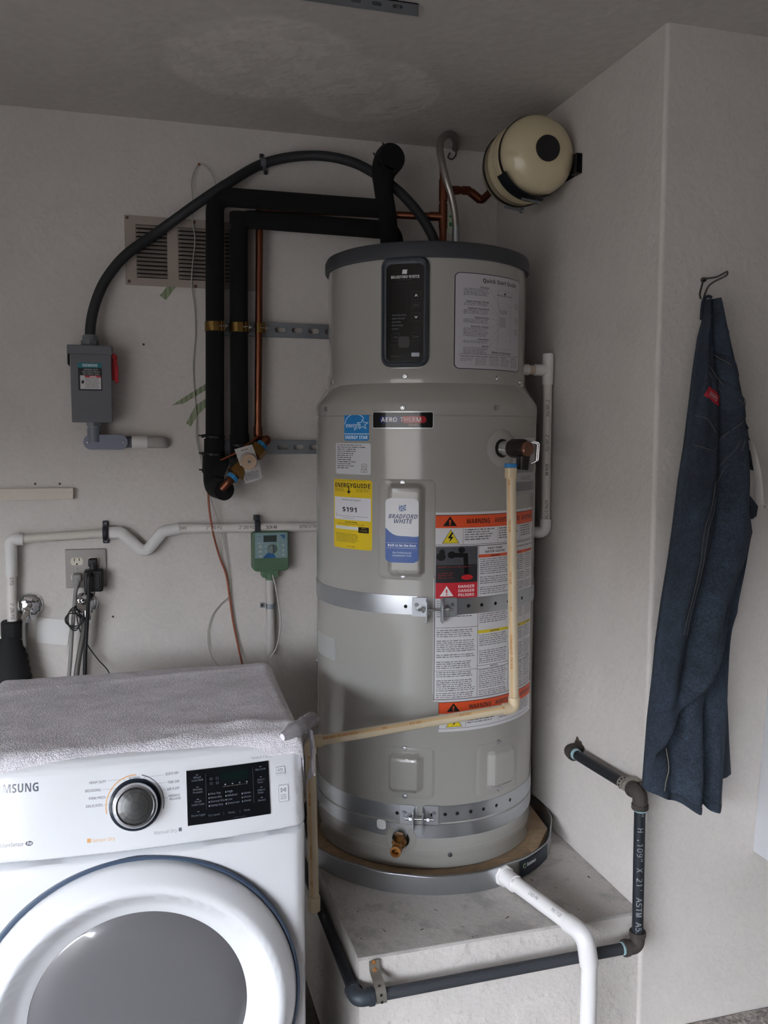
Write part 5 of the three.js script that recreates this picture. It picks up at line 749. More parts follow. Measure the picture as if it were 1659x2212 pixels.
    T('*(HOLD 3 SEC)', [0.2106, 0.9426, 1.0136], 0.0046, { color: '#8a8d93' });
  });
  const cp = part(dr, 'control_panel', skin(0.803, 0.9755, true), M('#ffffff', 0.2, 0, { map: print, clearcoat: 0.6, clearcoatRoughness: 0.08 }));
  // flat-ish pads laid on the bowed panel between picture corners
  const pad = (name, q, th, mat, parent = cp) => {
    const [x0, x1, y0, y1] = q, r = 0.003, fl = (x, y, o) => [x, y, front(x, y) + o];
    return part(parent, name, toCreasedNormals(grid((u, v) => { const e = u === 0 || u === 1 || v === 0 || v === 1, uu = Math.min(1, Math.max(0, (u - 0.05) / 0.9)), vv = Math.min(1, Math.max(0, (v - 0.05) / 0.9)); return fl(x0 + (x1 - x0) * uu, y0 + (y1 - y0) * vv, e ? -0.001 : th); }, 20, 20, false, (u, v) => [Math.min(1, Math.max(0, (u - 0.05) / 0.9)), Math.min(1, Math.max(0, (v - 0.05) / 0.9))]), 0.6), mat);
  };
  const ts0 = [0.0851, 0.9379, 1.0235], ts1 = [0.2448, 0.8387, 1.0361];
  const scr = canvasTex(1024, 720, (g, W, Hh) => {
    g.fillStyle = '#14161a'; g.fillRect(0, 0, W, Hh); const T = (s, x, y, o = {}) => textLine(g, s, x, y, 34, { color: '#7b828c', ...o });
    g.strokeStyle = '#5b616a'; g.lineWidth = 3; for (const x of [232, 820]) { g.beginPath(); g.moveTo(x, 60); g.lineTo(x, 540); g.stroke(); } for (const x of [440, 640]) { g.beginPath(); g.moveTo(x, 600); g.lineTo(x, 640); g.stroke(); }
    [['Mixed', 'Load Bell'], ['Wrinkle', 'Prevent'], ['Small', 'Load Care']].forEach((a, i) => a.forEach((s, k) => T(s, 130, 110 + i * 160 + k * 38, { align: 'center' }))); T('Drum Light', 130, 610, { align: 'center' });
    [['My Cycle'], ['Adjust', 'Time ▸'], ['Adjust', 'Time ▾'], ['Sound']].forEach((a, i) => a.forEach((s, k) => T(s, 920, 110 + i * 140 + k * 38, { align: 'center' })));
    for (let i = 0; i < 4; i++) { g.fillStyle = '#9aa0a8'; g.fillRect(116, 62 + i * 162, 28, 6); g.fillRect(906, 60 + i * 140, 28, 6); }
    g.fillStyle = '#10201d'; g.fillRect(430, 80, 330, 110); 
    T('Very Dry', 280, 350); T('More Dry', 280, 402); T('Normal Dry', 280, 454); T('Damp Dry', 280, 506); T('High', 490, 350); T('Medium', 490, 402); T('Low', 490, 454); T('Extra Low', 490, 506); T('60min', 690, 402); T('40min', 690, 454); T('20min', 690, 506);
    g.fillStyle = '#c9cdd2'; for (let k = 0; k < 4; k++) { g.fillRect(262, 330 + k * 52, 7, 20); g.fillRect(470, 330 + k * 52, 7, 20); if (k) g.fillRect(672, 330 + k * 52, 7, 20); }
    T('Dry Level', 250, 632); T('Temp.', 490, 632); T('Time', 690, 632); g.fillStyle = '#7b828c'; for (let k = 0; k < 4; k++) { g.beginPath(); g.arc(470 + k * 90, 240, 10, 0, 7); g.fill(); } smallPrint(g, 440, 262, 340, 22, 14, '#7a6f60'); for (const [x, y] of [[285, 130], [360, 130], [285, 190], [360, 190]]) { g.strokeStyle = '#7b828c'; g.strokeRect(x, y, 26, 26); }
    smallPrint(g, 560, 690, 150, 14, 14, '#555b64');
  });
  pad('touch_panel', [ts0[0], ts1[0], ts1[1], ts0[1] - 0.001], 0.0022, M('#ffffff', 0.14, 0, { map: scr }));
  const btn = (q, sym) => pad('button', q, 0.0014, M('#ffffff', 0.3, 0, { map: canvasTex(256, 360, (g, W, Hh) => { g.fillStyle = '#e3e4e7'; g.fillRect(0, 0, W, Hh); g.strokeStyle = '#8d9097'; g.lineWidth = 9; g.beginPath(); g.roundRect(10, 10, W - 20, Hh - 20, 40); g.stroke(); sym(g, W, Hh); }) }));
  { const a = [0.259, 0.9225, 1.0134], b = [0.2781, 0.9069, 1.015]; btn([a[0], b[0], b[1], a[1]], (g, W, Hh) => { g.strokeStyle = '#5c6068'; g.lineWidth = 16; g.beginPath(); g.arc(128, 140, 56, -1.1, 4.24); g.stroke(); g.fillStyle = '#5c6068'; g.fillRect(120, 66, 16, 70); textLine(g, 'POWER', 128, 300, 60, { color: '#5c6068', align: 'center', weight: 'bold' }); }); }
  { const a = [0.2621, 0.8884, 1.0216], b = [0.2832, 0.856, 1.0271]; btn([a[0], b[0], b[1], a[1]], (g, W, Hh) => { g.strokeStyle = '#5c6068'; g.lineWidth = 12; g.beginPath(); g.moveTo(76, 70); g.lineTo(76, 150); g.lineTo(140, 110); g.closePath(); g.stroke(); g.fillStyle = '#5c6068'; g.fillRect(154, 66, 14, 88); g.fillRect(180, 66, 14, 88); textLine(g, 'START', 128, 236, 52, { color: '#5c6068', align: 'center' }); g.fillRect(50, 250, 156, 6); textLine(g, 'PAUSE', 128, 306, 52, { color: '#5c6068', align: 'center' }); }); }
  { // dial, square to the leaning panel
    const c = [-0.0101, 0.887, 1.0382], d = [0, 0.2425, 0.97];
    const ringM = M('#1d2733', 0.3), dial = part(cp, 'dial', turned([[0, -0.004], [0.0475, -0.004], [0.0475, 0.003], [0.0455, 0.0045], [0.0425, 0.003], [0, 0.002]], c, d, 64), ringM, 'dark dial surround');
    part(dial, 'dial_ring', turned([[0.0425, 0.0], [0.043, 0.004], [0.0395, 0.022], [0.038, 0.0245], [0.0345, 0.025], [0.033, 0.0235], [0.0315, 0.02]], c, d, 64), M('#c4c6ca', 0.2, 1, { anisotropy: 0.4 }), 'polished chrome ring');
    const brushed = dataTex(256, (i, x, y) => 96 + 30 * (nC[(y * 4 % 1024) * 1024 + 5] - 0.5), true);
    part(dial, 'dial_face', turned([[0.0318, 0.0196], [0.0315, 0.022], [0.029, 0.0232], [0, 0.0236]], c, d, 64), M('#ffffff', 0.36, 0.8, { map: brushed }), 'brushed grey dial face');
  }
  { // the door
    const c = [-0.009, 0.49, 1.0655], d = [0, 0, 1];
    const door = part(dr, 'door', turned([[0.28, -0.03], [0.2965, -0.03], [0.2985, -0.004], [0.2975, 0.006], [0.292, 0.015], [0.272, 0.036], [0.265, 0.0405], [0.258, 0.0415], [0.252, 0.0395], [0.245, 0.033], [0.226, 0.014], [0.212, 0.0055], [0.203, 0.003], [0.2005, 0.0015], [0.2005, -0.004], [0.19, -0.01]], c, d, 128), white, 'white door ring');
    part(door, 'door_glass', turned([[0.2004, -0.002], [0.2, 0.0008], [0.197, 0.0028], [0.15, 0.008], [0.08, 0.012], [0, 0.0135]], c, d, 96), M('#666467', 0.22, 0, { clearcoat: 0.6, clearcoatRoughness: 0.05 }), 'dark smoked glass');
    part(door, 'door_gap_shade', turned([[0.297, -0.03], [0.3055, -0.02], [0.306, -0.002], [0.3035, 0.0005], [0.3, 0], [0.2985, -0.006]], c, d, 128), M('#46566b', 0.4), 'slate blue ring painted as gap shadow');  // dark coloured ring stands in for the shadow in the door gap
  }
}
// towel spread over the dryer
{
  const terry = dataTex(1024, (i) => { const k = 236 + 20 * (nD[i] - 0.5) * 1.6 + 20 * (nB[i] - 0.5) + 26 * (nC[i] - 0.5); return [k * 0.99, k * 0.975, k]; }, true);
  const loops = dataTex(1024, (() => { const f = field(1024, 3, 200, 31, 0.7); return (i) => 255 * (0.75 * f[i] + 0.25 * nA[i]); })());
  terry.repeat.set(2, 2); loops.repeat.set(2.3, 2.3);
  const cloth = M('#ffffff', 0.95, 0, { map: terry, bumpMap: loops, bumpScale: 0.0028, sheen: 0.3, sheenRoughness: 0.9, side: THREE.DoubleSide });
  const nz = (x, z) => nB[(((z * 700) | 0) & 1023) * 1024 + (((x * 700) | 0) & 1023)] - 0.5, nf = (x, z) => nD[(((z * 900) | 0) & 1023) * 1024 + (((x * 900) | 0) & 1023)] - 0.5;
  const rightEdge = (z) => 0.336 - (z - 0.43) * 0.033, top = 0.9785;
  const surf = (u, v, lift) => {                     // u left to right, v back to front
    const s = (u - 0.5) * 0.74 + 0.0, q = v * 0.7;   // cloth coordinates
    let z = 0.405 + q * 0.905 + 0.018 * (0.5 - u) * v, x = s, y = top + lift;
    const re = rightEdge(z), le = -0.325 + (z - 0.43) * -0.02;
    const over = (d, r) => { if (d <= -r) return [0, 0]; const t = Math.min((d + r) / r, 1.57); const ex = Math.max(0, d + r - 1.57 * r); return [-(d + r) + r * Math.sin(t), -(r * (1 - Math.cos(t)) + ex)]; };
    let dx = over(x - re, 0.02); x += dx[0]; y += dx[1]; dx = over(le - x, 0.02); x -= dx[0]; y += dx[1];
    let dz = over(z - 1.004, 0.03); z += dz[0] * 0.8; y += dz[1] * 0.9; dz = over(0.432 - z, 0.02); z -= dz[0]; y += dz[1];
    const w = 0.006 * nz(x + 0.5, z) + 0.004 * nf(x + 0.5, z) + 0.006 * Math.exp(-(((z - 0.9 - 0.15 * x) / 0.02) ** 2)) * smooth(-0.05, 0.15, x) + 0.005 * Math.exp(-(((z - 0.96 + 0.3 * (x - 0.1)) / 0.014) ** 2)) * smooth(0.0, 0.1, x) * smooth(0.32, 0.2, x) + 0.004 * Math.exp(-(((z - 0.52 + 0.12 * x) / 0.012) ** 2));
    return [x, y + Math.max(-0.002, w) * (1 - 0.7 * smooth(0.93, 1, v)) + 0.0015, z + 0.0012 * Math.sin(x * 26) * smooth(0.85, 1, v)];
  };
  const tw = thing('towel', 'light grey terry towel spread over the top of the white dryer', 'towel', [0, 0.9785, 0.7]);
  const th = 0.0065;
  part(tw, 'cloth', [grid((u, v) => surf(u, v, th), 110, 90, true, (u, v) => [u * 0.74, v * 0.7]), grid((u, v) => surf(u, v, 0.0015), 50, 40, false, (u, v) => [u * 0.74, v * 0.7]),
    ...[[0, 0], [1, 0], [0, 1], [1, 1]].map(([k, dir]) => grid((t, w) => surf(dir ? t : k, dir ? k : t, mix(0.0015, th, w)), 90, 2, false, (t, w) => [t * 0.7, w * 0.01]))], cloth);
  // the front corner has slipped over the edge: a rolled bunch and a hanging flap
  part(tw, 'rolled_corner', sweep(curve([[0.275, 0.979, 1.004], [0.305, 0.984, 0.985], [0.33, 0.984, 0.95], [0.35, 0.98, 0.915], [0.365, 0.970, 0.885]], 24), 0.012, { radius: (t, l) => 0.0055 + 0.0025 * Math.sin(t * 9) + 0.0018 * Math.sin(l * 260) + 0.0015 * Math.sin(l * 410 + 1) + 0.0105 * Math.sin(Math.PI * Math.min(1, t * 1.1)) ** 0.7, seg: 18 }), cloth);
  part(tw, 'hanging_flap', grid((u, v) => [0.339 + 0.004 * Math.sin(u * 9) + 0.006 * v * Math.sin(u * 5) + 0.018 * Math.sin(v * 2.6) * u, 0.974 - 0.15 * v * (0.55 + 0.45 * u) , 0.985 - 0.1 * u + 0.006 * Math.sin(v * 6)], 20, 20, false, (u, v) => [u * 0.1, v * 0.16]), cloth);
}

// ---------- niche and right-hand wall ----------
{ // expansion tank strapped to the niche wall
  const c = [1.041, 2.317], R = 0.1025, ax = [0, 0, 1], at = [c[0], c[1], 0];
  const t = thing('expansion_tank', 'ivory expansion tank lying on its side near the ceiling with a black end cap', 'tank', [c[0], c[1] - R, 0.44]);
  const ivory = M('#c9bc9c', 0.22, 0, { clearcoat: 0.4, clearcoatRoughness: 0.1 });
  const prof = [[0, 0.31], [0.018, 0.312], [0.045, 0.318], [0.075, 0.336], [0.093, 0.36], [0.101, 0.384], [R, 0.392]]; for (const z of [0.43, 0.442, 0.476, 0.488]) prof.push([R, z - 0.003], [R + 0.0018, z], [R, z + 0.003]);
  prof.push([R, 0.512]); for (let k = 1; k <= 16; k++) { const a = k / 16 * Math.PI / 2; prof.push([R * Math.cos(a) ** 0.82, 0.512 + 0.062 * Math.sin(a)]); }
  part(t, 'shell', turned(prof, at, ax, 64), ivory);
  part(t, 'end_cap', turned([[0, 0.565], [0.0325, 0.565], [0.033, 0.577], [0.031, 0.581], [0.01, 0.5825], [0, 0.5825]], [c[0] + 0.002, c[1] + 0.001, 0], ax, 40), M('#131416', 0.5), 'black end cap');
  part(t, 'nipple', turned([[0, 0.285], [0.014, 0.285], [0.014, 0.315], [0, 0.315]], at, ax, 20), copper);
  for (const z of [0.398, 0.506]) part(t, 'band', turned([[R + 0.0004, z - 0.005], [R + 0.002, z - 0.005], [R + 0.002, z + 0.005], [R + 0.0004, z + 0.005], [R + 0.0004, z - 0.005]], at, ax, 64), M('#26241f', 0.45, 0.4), 'dark steel band');
  part(t, 'bracket', [box(1.1452, 1.1468, 2.268, 2.316, 0.36, 0.566, 0.0006), box(1.129, 1.1468, 2.267, 2.269, 0.535, 0.566, 0.0006), box(1.129, 1.1468, 2.315, 2.317, 0.535, 0.566, 0.0006), box(1.129, 1.131, 2.268, 2.316, 0.55, 0.566, 0.0006)], M('#2a2a2d', 0.5, 0.6), 'black wall bracket');
  const saddle = (a0, a1, z0, z1) => grid((u, v) => { const a = a0 + (a1 - a0) * u, r = R + 0.0045 + 0.004 * (v === 0 || v === 1 ? 1 : 0); return [c[0] + r * Math.cos(a), c[1] + r * Math.sin(a), z0 + (z1 - z0) * v]; }, 18, 6);
  part(t, 'clamp_plate', saddle(-2.65, -1.25, 0.48, 0.535), M('#34383f', 0.4, 0.7, { side: THREE.DoubleSide }), 'dark clamp plate');
  part(t, 'clamp_bolt', [rod([c[0] - 0.04, c[1] - 0.112, 0.51], [c[0] + 0.01, c[1] - 0.117, 0.51], 0.0035, { seg: 8 }), hexnut([c[0] + 0.006, c[1] - 0.117, 0.51], [1, -0.1, 0], 0.0075, 0.007), rod([c[0] - 0.04, c[1] - 0.106, 0.398], [c[0] + 0.015, c[1] - 0.113, 0.398], 0.0035, { seg: 8 }), hexnut([c[0] + 0.012, c[1] - 0.113, 0.398], [1, -0.1, 0], 0.0075, 0.007)], zincDull);
}
{ // condensate drain beside the heater
  const x = 1.1265, z = 0.43, r = 0.0128, yT = 1.764, yB = 1.318, t = thing('condensate_pipe', 'white plastic drain pipe with a tee standing between the heater and the side wall', 'pipe', [x, 1.29, z]);
  part(t, 'pipe_run', rod([x, yT, z], [x + 0.002, yB, z], r, { face: [-0.35, 0, 1] }), pvcRun); part(t, 'pipe_run', rod([1.045, yT, z], [x, yT, z], r), M('#cbb8a8', 0.5));
  part(t, 'tee', [rod([x, yT - 0.04, z], [x, yT + 0.046, z], r + 0.0032), rod([x - 0.043, yT, z], [x, yT, z], r + 0.0032)], pvcWhite);
  part(t, 'coupling', rod([1.044, yT, z], [1.066, yT, z], r + 0.0028), pvcWhite);
  part(t, 'elbow', sweep(fillet([[x + 0.002, yB + 0.026, z], [x + 0.002, yB - 0.012, z], [x - 0.04, yB - 0.016, z - 0.03]], 0.022), r + 0.0032), pvcWhite);
  part(t, 'pipe_run', sweep([V([x - 0.035, yB - 0.016, z - 0.027]), V([x - 0.1, yB - 0.018, z - 0.26])], r), pvcWhite);
}
{ // black iron gas pipe
  const r = 0.0131, iron = M('#24272b', 0.5, 0.2), ironOld = M('#4a4340', 0.7, 0.2, { bumpMap: stuccoBump, bumpScale: 0.0006 });
  const letters = rep(stripeTex('#1f242b', '#c9ccd0', (g, W, Hh, ink) => { g.globalAlpha = 0.75; g.setTransform(2.1, 0, 0, 1, 0, 0); textLine(g, '1/2"  H .109" X 21\' ASTM A53Gr.A/91', 6, 74, 30, { color: ink, family: 'monospace', width: 470 }); g.setTransform(1, 0, 0, 1, 0, 0); }), 2.3);
  const P = [[1.15, 0.735, 0.625], [1.114, 0.735, 0.625], [1.111, 0.757, 0.975], [1.114, 0.388, 0.977], [0.437, 0.376, 0.972], [0.431, 0.39, 0.05]];
  const t = thing('gas_pipe', 'black iron gas pipe from the side wall, down the corner and along the platform front', 'pipe', [0.437, 0.362, 0.96]);
  part(t, 'pipe_run', rod(P[1], P[2], r), iron); part(t, 'pipe_run', rod(P[2], P[3], r, { face: [-0.45, 0, 1] }), M('#ffffff', 0.5, 0.1, { map: letters }), 'pipe with white printed letters'); part(t, 'pipe_run', rod(P[3], P[4], r), M('#3a3d42', 0.65, 0.1, { bumpMap: stuccoBump, bumpScale: 0.0005 })); part(t, 'pipe_run', rod(P[4], P[5], r), iron);
  const el = (a, p, b) => { const A = V(a).sub(V(p)).normalize().multiplyScalar(0.034).add(V(p)).toArray(), Bb = V(b).sub(V(p)).normalize().multiplyScalar(0.034).add(V(p)).toArray(), d1 = V(A).sub(V(p)).normalize().toArray(), d2 = V(Bb).sub(V(p)).normalize().toArray(); const lip = (c, d) => turned([[0.0138, -0.009], [0.0192, -0.009], [0.0196, 0], [0.0185, 0.003], [0.0138, 0.003]], c, d, 24); return [sweep(fillet([A, p, Bb], 0.024, 10), 0.0172), lip(A, d1), lip(Bb, d2)]; };
  part(t, 'elbow', [sweep(fillet([[1.1485, 0.735, 0.625], P[1], [1.113, 0.7365, 0.655]], 0.02), 0.0178), turned([[0.0138, -0.008], [0.0195, -0.008], [0.0195, 0.002], [0.0138, 0.002]], [1.113, 0.737, 0.655], [0, 0.06, 1], 24)], ironOld);
  part(t, 'elbow', el(P[1], P[2], P[3]), ironOld); part(t, 'elbow', el(P[2], P[3], P[4]), ironOld); part(t, 'elbow', el(P[3], P[4], P[5]), M('#3d434a', 0.55, 0.3));
  for (const [at, d, l] of [[[1.113, 0.7385, 0.662], [0, 0.06, 1], 0.012], [[1.1115, 0.715, 0.976], [0, 1, 0], 0.008], [[1.072, 0.3877, 0.977], [1, 0, 0], 0.01]]) part(t, 'thread_seal', turned([[0.0128, 0], [0.0148, 0.001], [0.0142, l], [0.0128, l]], at, d, 24), M('#9fc0c6', 0.7), 'pale blue thread sealant');
  { const s = new THREE.Shape(); for (let k = 0; k <= 26; k++) { const a = k / 26 * 6.2832, q = 0.024 + 0.004 * Math.sin(a * 3 + 1) + 0.003 * Math.sin(a * 7); s[k ? 'lineTo' : 'moveTo'](q * Math.cos(a) - 0.004, q * Math.sin(a) + 0.004); } part(t, 'wall_gap', plate(s, 0.0008, [1.1469, 0.735, 0.625], [0, 0, 1], [0, 1, 0]), M('#4c4035', 0.95), 'dusty gap in the plaster'); }
  // perforated hanger strips
  const strip = (pts, w, ex) => { const c = curve(pts, 30); return [1, 0].map((s) => grid((u, v) => { const k = c[Math.round(v * 30)]; return [k.x + ex[0] * w * (u - 0.5) + 0.0006 * s, k.y + ex[1] * w * (u - 0.5) + 0.0004 * s, k.z + ex[2] * w * (u - 0.5) + 0.0008 * s]; }, 2, 30, s > 0)); };
  const s1 = [[0.484, 0.435, 0.9375], [0.484, 0.415, 0.942], [0.485, 0.405, 0.968], [0.486, 0.392, 0.984], [0.487, 0.378, 0.987], [0.488, 0.366, 0.985], [0.489, 0.36, 0.974]];
  const h1 = part(t, 'hanger_strip', strip(s1, 0.023, [1, 0, 0]), M('#8d8880', 0.5, 0.6), 'perforated metal strip'); for (const p of [[0.483, 0.431, 0.9395], [0.484, 0.416, 0.943]]) part(h1, 'screw', screwHead(p, [0, 0.2, 1], 0.005, 0.003), M('#9a6a3a', 0.6)); for (const p of [[0.485, 0.4, 0.977], [0.4865, 0.386, 0.9875], [0.488, 0.37, 0.988]]) part(h1, 'hole', turned([[0, 0.001], [0.003, 0.001], [0.003, 0]], p, [0, 0.25, 1], 12), holeBlack);
  const y2 = 0.7525, ringPts = []; for (let k = 0; k <= 20; k++) { const a = Math.PI * (0.1 - k / 20 * 1.35); ringPts.push([1.1125 + 0.0142 * Math.cos(a), y2 + 0.0142 * Math.sin(a + Math.PI * 0.0), 0.905]); }
  const h2 = part(t, 'hanger_strip', [turned([[0.0136, -0.009], [0.0148, -0.009], [0.0148, 0.009], [0.0136, 0.009], [0.0136, -0.009]], [1.1118, y2, 0.905], [0, 0.06, 1], 24), turned([[0.0136, -0.008], [0.0148, -0.008], [0.0148, 0.008], [0.0136, 0.008], [0.0136, -0.008]], [1.1115, y2 + 0.001, 0.926], [0, 0.06, 1], 24), box(1.112, 1.147, y2 + 0.0125, y2 + 0.014, 0.9, 0.934)], M('#a8a39a', 0.5, 0.5), 'perforated metal strip');
  for (let k = 0; k < 5; k++) part(h2, 'hole', turned([[0, 0.0008], [0.0028, 0.0008], [0.0028, 0]], [1.1118 - 0.0146 * Math.cos(k * 0.55 - 0.6), y2 + 0.0146 * Math.sin(k * 0.55 - 0.6), 0.905], [-Math.cos(k * 0.55 - 0.6), Math.sin(k * 0.55 - 0.6), 0], 10), holeBlack);
}
{ // galvanized angle hanging below the ceiling
  const t = thing('ceiling_rail', 'galvanized perforated angle rail hanging below the ceiling', 'rail', [0.29, 2.46, 0.85]);
  const x0 = -0.02, x1 = 0.597, y = 2.4846, z = 0.862, holes = []; for (let k = 0; k < 13; k++) holes.push(roundRect(x0 + 0.02 + k * 0.045, y - 0.016, x0 + 0.042 + k * 0.045, y - 0.008, 0.0038, true));
  part(t, 'angle', [plate(roundRect(x0, y - 0.0255, x1, y, 0.001), 0.0022, [0, 0, z], [1, 0, 0], [0, 1, 0], { holes }), box(x0, x1, y - 0.0022, y, z - 0.035, z + 0.0022), ...[0.1, 0.3, 0.56].map((q) => hexnut([q, y - 0.005, z - 0.018], [0, 1, 0], 0.007, 0.005))], zincDull);
}
{ // wire hook and the trousers
  const wz = 0.9385;
  const hk = thing('wire_hook', 'bent wire hook in the wall above the hanging denim trousers', 'hook', [1.2567, 1.9318, 0.94]);
  part(hk, 'wire', [sweep(curve([[1.2575, 1.9344, 0.937], [1.2506, 1.935, 0.95], [1.253, 1.9347, 0.965], [1.2674, 1.9368, 0.975], [1.2778, 1.9428, 0.985], [1.2835, 1.9462, 0.99], [1.2823, 1.9398, 0.992], [1.2746, 1.9335, 0.985], [1.2628, 1.9259, 0.972], [1.2542, 1.9172, 0.966], [1.2492, 1.9032, 0.962], [1.2449, 1.8897, 0.962]], 70), 0.0021, { seg: 8 }), sweep(curve([[1.2543, 1.9329, 0.945], [1.244, 1.9185, 0.955], [1.2377, 1.8992, 0.958], [1.2391, 1.8887, 0.96]], 30), 0.0021, { seg: 8 })], M('#4d4a47', 0.45, 0.7));
  part(hk, 'anchor', turned([[0, 0], [0.006, 0], [0.005, 0.008], [0, 0.009]], [1.258, 1.9353, 0.938], [0, 0, 1], 14), M('#38332f', 0.6));
  // outline of each piece, picture rows -> metres in the hanging plane
  
  const denimMap = dataTex(512, (() => { const f = field(512, 2, 256, 41, 0.8), g = field(512, 4, 6, 42, 0.6), s = field(512, 3, 32, 43); return (i, x, y) => { const tw = 8 * Math.sin((x + y) * Math.PI / 2), k = 1 + 0.5 * (f[i] - 0.5) + 0.45 * (g[i] - 0.5) + 0.2 * (s[i] - 0.5); return [(47 + tw * 0.4) * k, (57 + tw * 0.5) * k, (70 + tw * 0.6) * k]; }; })(), true);
  denimMap.repeat.set(3, 3);
  const weave = dataTex(256, (i, x, y) => 128 + 90 * Math.sin((x + y) * Math.PI / 4) * 0.6 + 60 * (nC[(y * 4) * 1024 + x * 4] - 0.5)); weave.repeat.set(26, 26);
  const denim = M('#ffffff', 0.92, 0, { map: denimMap, bumpMap: weave, bumpScale: 0.0006, side: THREE.DoubleSide }), seamM = M('#3d4757', 0.92), thread = M('#66645f', 0.95);
  const tr = thing('denim_trousers', 'dark blue denim trousers hanging from a wire hook on the right wall', 'trousers', [1.2607, 0.7258, 0.97]);
  const lerpRow = (rows, y) => { let i = 0; while (i < rows.length - 2 && rows[i + 1][0] < y) i++; const a = rows[i], b = rows[i + 1], t = Math.max(0, Math.min(1, (y - a[0]) / (b[0] - a[0]))), q = t; return a.map((v, k) => v + (b[k] - v) * q); };
  // rows: [picture y, left x, right x, thickness]; converted below through two corners of the plane
  const c0 = [1.0865, 1.9238, 0.985], c1 = [1.3724, 1.9385, 0.985], c2 = [1.127, 0.7085, 0.985], c3 = [1.4327, 0.672, 0.985];
  const W = (x, y) => { const u = (x - 1400) / 240, v = (y - 600) / 1160; return [(c0[0] * (1 - u) + c1[0] * u) * (1 - v) + (c2[0] * (1 - u) + c3[0] * u) * v, (c0[1] * (1 - u) + c1[1] * u) * (1 - v) + (c2[1] * (1 - u) + c3[1] * u) * v]; };
  const body = (rows, zb, fold, hem) => { const y0 = rows[0][0], y1 = rows[rows.length - 1][0], nv = 110, nu = 64;
    return grid((u, v) => { const y = y0 + (y1 - y0) * v, r = lerpRow(rows, y), a = u * 2 * Math.PI, s = -Math.cos(a), f = (s + 1) / 2, front = Math.sin(a) >= 0;
      const yy = y + (hem ? hem(f) * smooth(0.8, 1, v) : 0), p = W(r[1] + (r[2] - r[1]) * f, yy), th = r[3] * Math.sqrt(Math.abs(Math.sin(a)));
      return [p[0], p[1], zb + (front ? th * 0.62 + fold(f, y) * Math.min(1, Math.abs(Math.sin(a)) * 2) : -th * 0.38)]; }, nu, nv, true, (u, v) => [u * 0.5, v * 0.9]); };
  const bump1 = (x, c, w) => Math.exp(-(((x - c) / w) ** 2));
  const mainRows = [[645, 1518, 1537, 0.016], [690, 1512, 1548, 0.024], [722, 1503, 1556, 0.03], [790, 1493, 1575, 0.038], [860, 1485, 1592, 0.045], [950, 1474, 1605, 0.05], [1020, 1463, 1608, 0.055], [1080, 1456, 1606, 0.06], [1130, 1450, 1617, 0.062], [1190, 1442, 1603, 0.064], [1280, 1428, 1580, 0.066], [1370, 1416, 1568, 0.066], [1450, 1409, 1560, 0.066], [1540, 1399, 1552, 0.066], [1620, 1393, 1548, 0.066], [1692, 1388, 1545, 0.066]];
  const fold1 = (f, y) => { const t = (y - 645) / 1050, c = 0.52 - 0.22 * smooth(0.3, 0.95, t); const dl = 0.93 - 0.0031 * (y - 1320), vl = 0.69 - 0.02 * t; return -0.03 * smooth(dl - 0.025, dl + 0.03, f) * smooth(dl + 0.75, dl + 0.1, f) * smooth(1290, 1360, y) * smooth(1640, 1560, y) + 0.012 * bump1(f, dl - 0.06, 0.06) * smooth(1300, 1380, y) - 0.016 * bump1(f, vl, 0.03) * smooth(1440, 1540, y) + 0.012 * bump1(f, vl + 0.13, 0.08) * smooth(1440, 1560, y) - 0.014 * bump1(f, 0.92 - 0.0016 * (y - 1190), 0.06) * smooth(1060, 1150, y) * smooth(1360, 1290, y) + 0.02 * bump1(f, c + 0.18, 0.14) - 0.014 * bump1(f, c - 0.02, 0.07) + 0.012 * bump1(f, 0.82 - 0.3 * smooth(0.55, 0.95, t), 0.08) - 0.012 * bump1(f, 0.95 - 0.55 * smooth(0.5, 1, t), 0.05) * smooth(0.35, 0.5, t) + 0.006 * Math.sin(f * 14 + t * 9) * smooth(0.2, 0.5, t) + 0.008 * bump1(f, 0.15, 0.1); };
  const hem1 = (f) => 6 + 14 * smooth(0.0, 0.28, f) + 18 * smooth(0.3, 0.52, f) - 16 * bump1(f, 0.66, 0.035) + 4 * smooth(0.7, 0.9, f) - 14 * smooth(0.9, 1, f);
  const main = part(tr, 'front_leg', body(mainRows, 0.99, fold1, hem1), denim);
  const backRows = [[1100, 1560, 1612, 0.03], [1190, 1560, 1603, 0.035], [1280, 1545, 1580, 0.04], [1390, 1530, 1568, 0.04], [1480, 1522, 1576, 0.04], [1560, 1520, 1583, 0.04], [1672, 1520, 1590, 0.04]];
  part(tr, 'back_leg', body(backRows, 0.957, (f, y) => 0.006 * Math.sin(f * 7 + y * 0.01), (f) => 8 - 6 * f), denim);
  const Zs = (x, y) => { const r = lerpRow(mainRows, y), f = Math.max(0.02, Math.min(0.98, (x - r[1]) / (r[2] - r[1]))), s = Math.sqrt(1 - (2 * f - 1) ** 2); return 0.99 + r[3] * Math.sqrt(s) * 0.62 + fold1(f, y) * Math.min(1, s * 2); };
  const on = (x, y, o = 0) => { const p = W(x, y); return [p[0], p[1], Zs(x, y) + o]; };
  const seam = (name, pts, r, mat, o = 0.0006) => part(tr, name, sweep(curve(pts.map(([x, y]) => on(x, y, o)), 60), r, { seg: 8 }), mat);
  const ribbon = (pts, w, o) => { const c = curve(pts.map(([x, y]) => [x, y, 0]), 60); return [1, 0].map((s) => grid((u, v) => { const k = c[Math.round(v * 60)], n = c[Math.min(60, Math.round(v * 60) + 1)], m = c[Math.max(0, Math.round(v * 60) - 1)], d = Math.hypot(n.x - m.x, n.y - m.y) || 1; return on(k.x - (n.y - m.y) / d * w * (u - 0.5), k.y + (n.x - m.x) / d * w * (u - 0.5), o * s + 0.0004); }, 4, 60, s > 0, (u, v) => [u * 0.02, v])); };
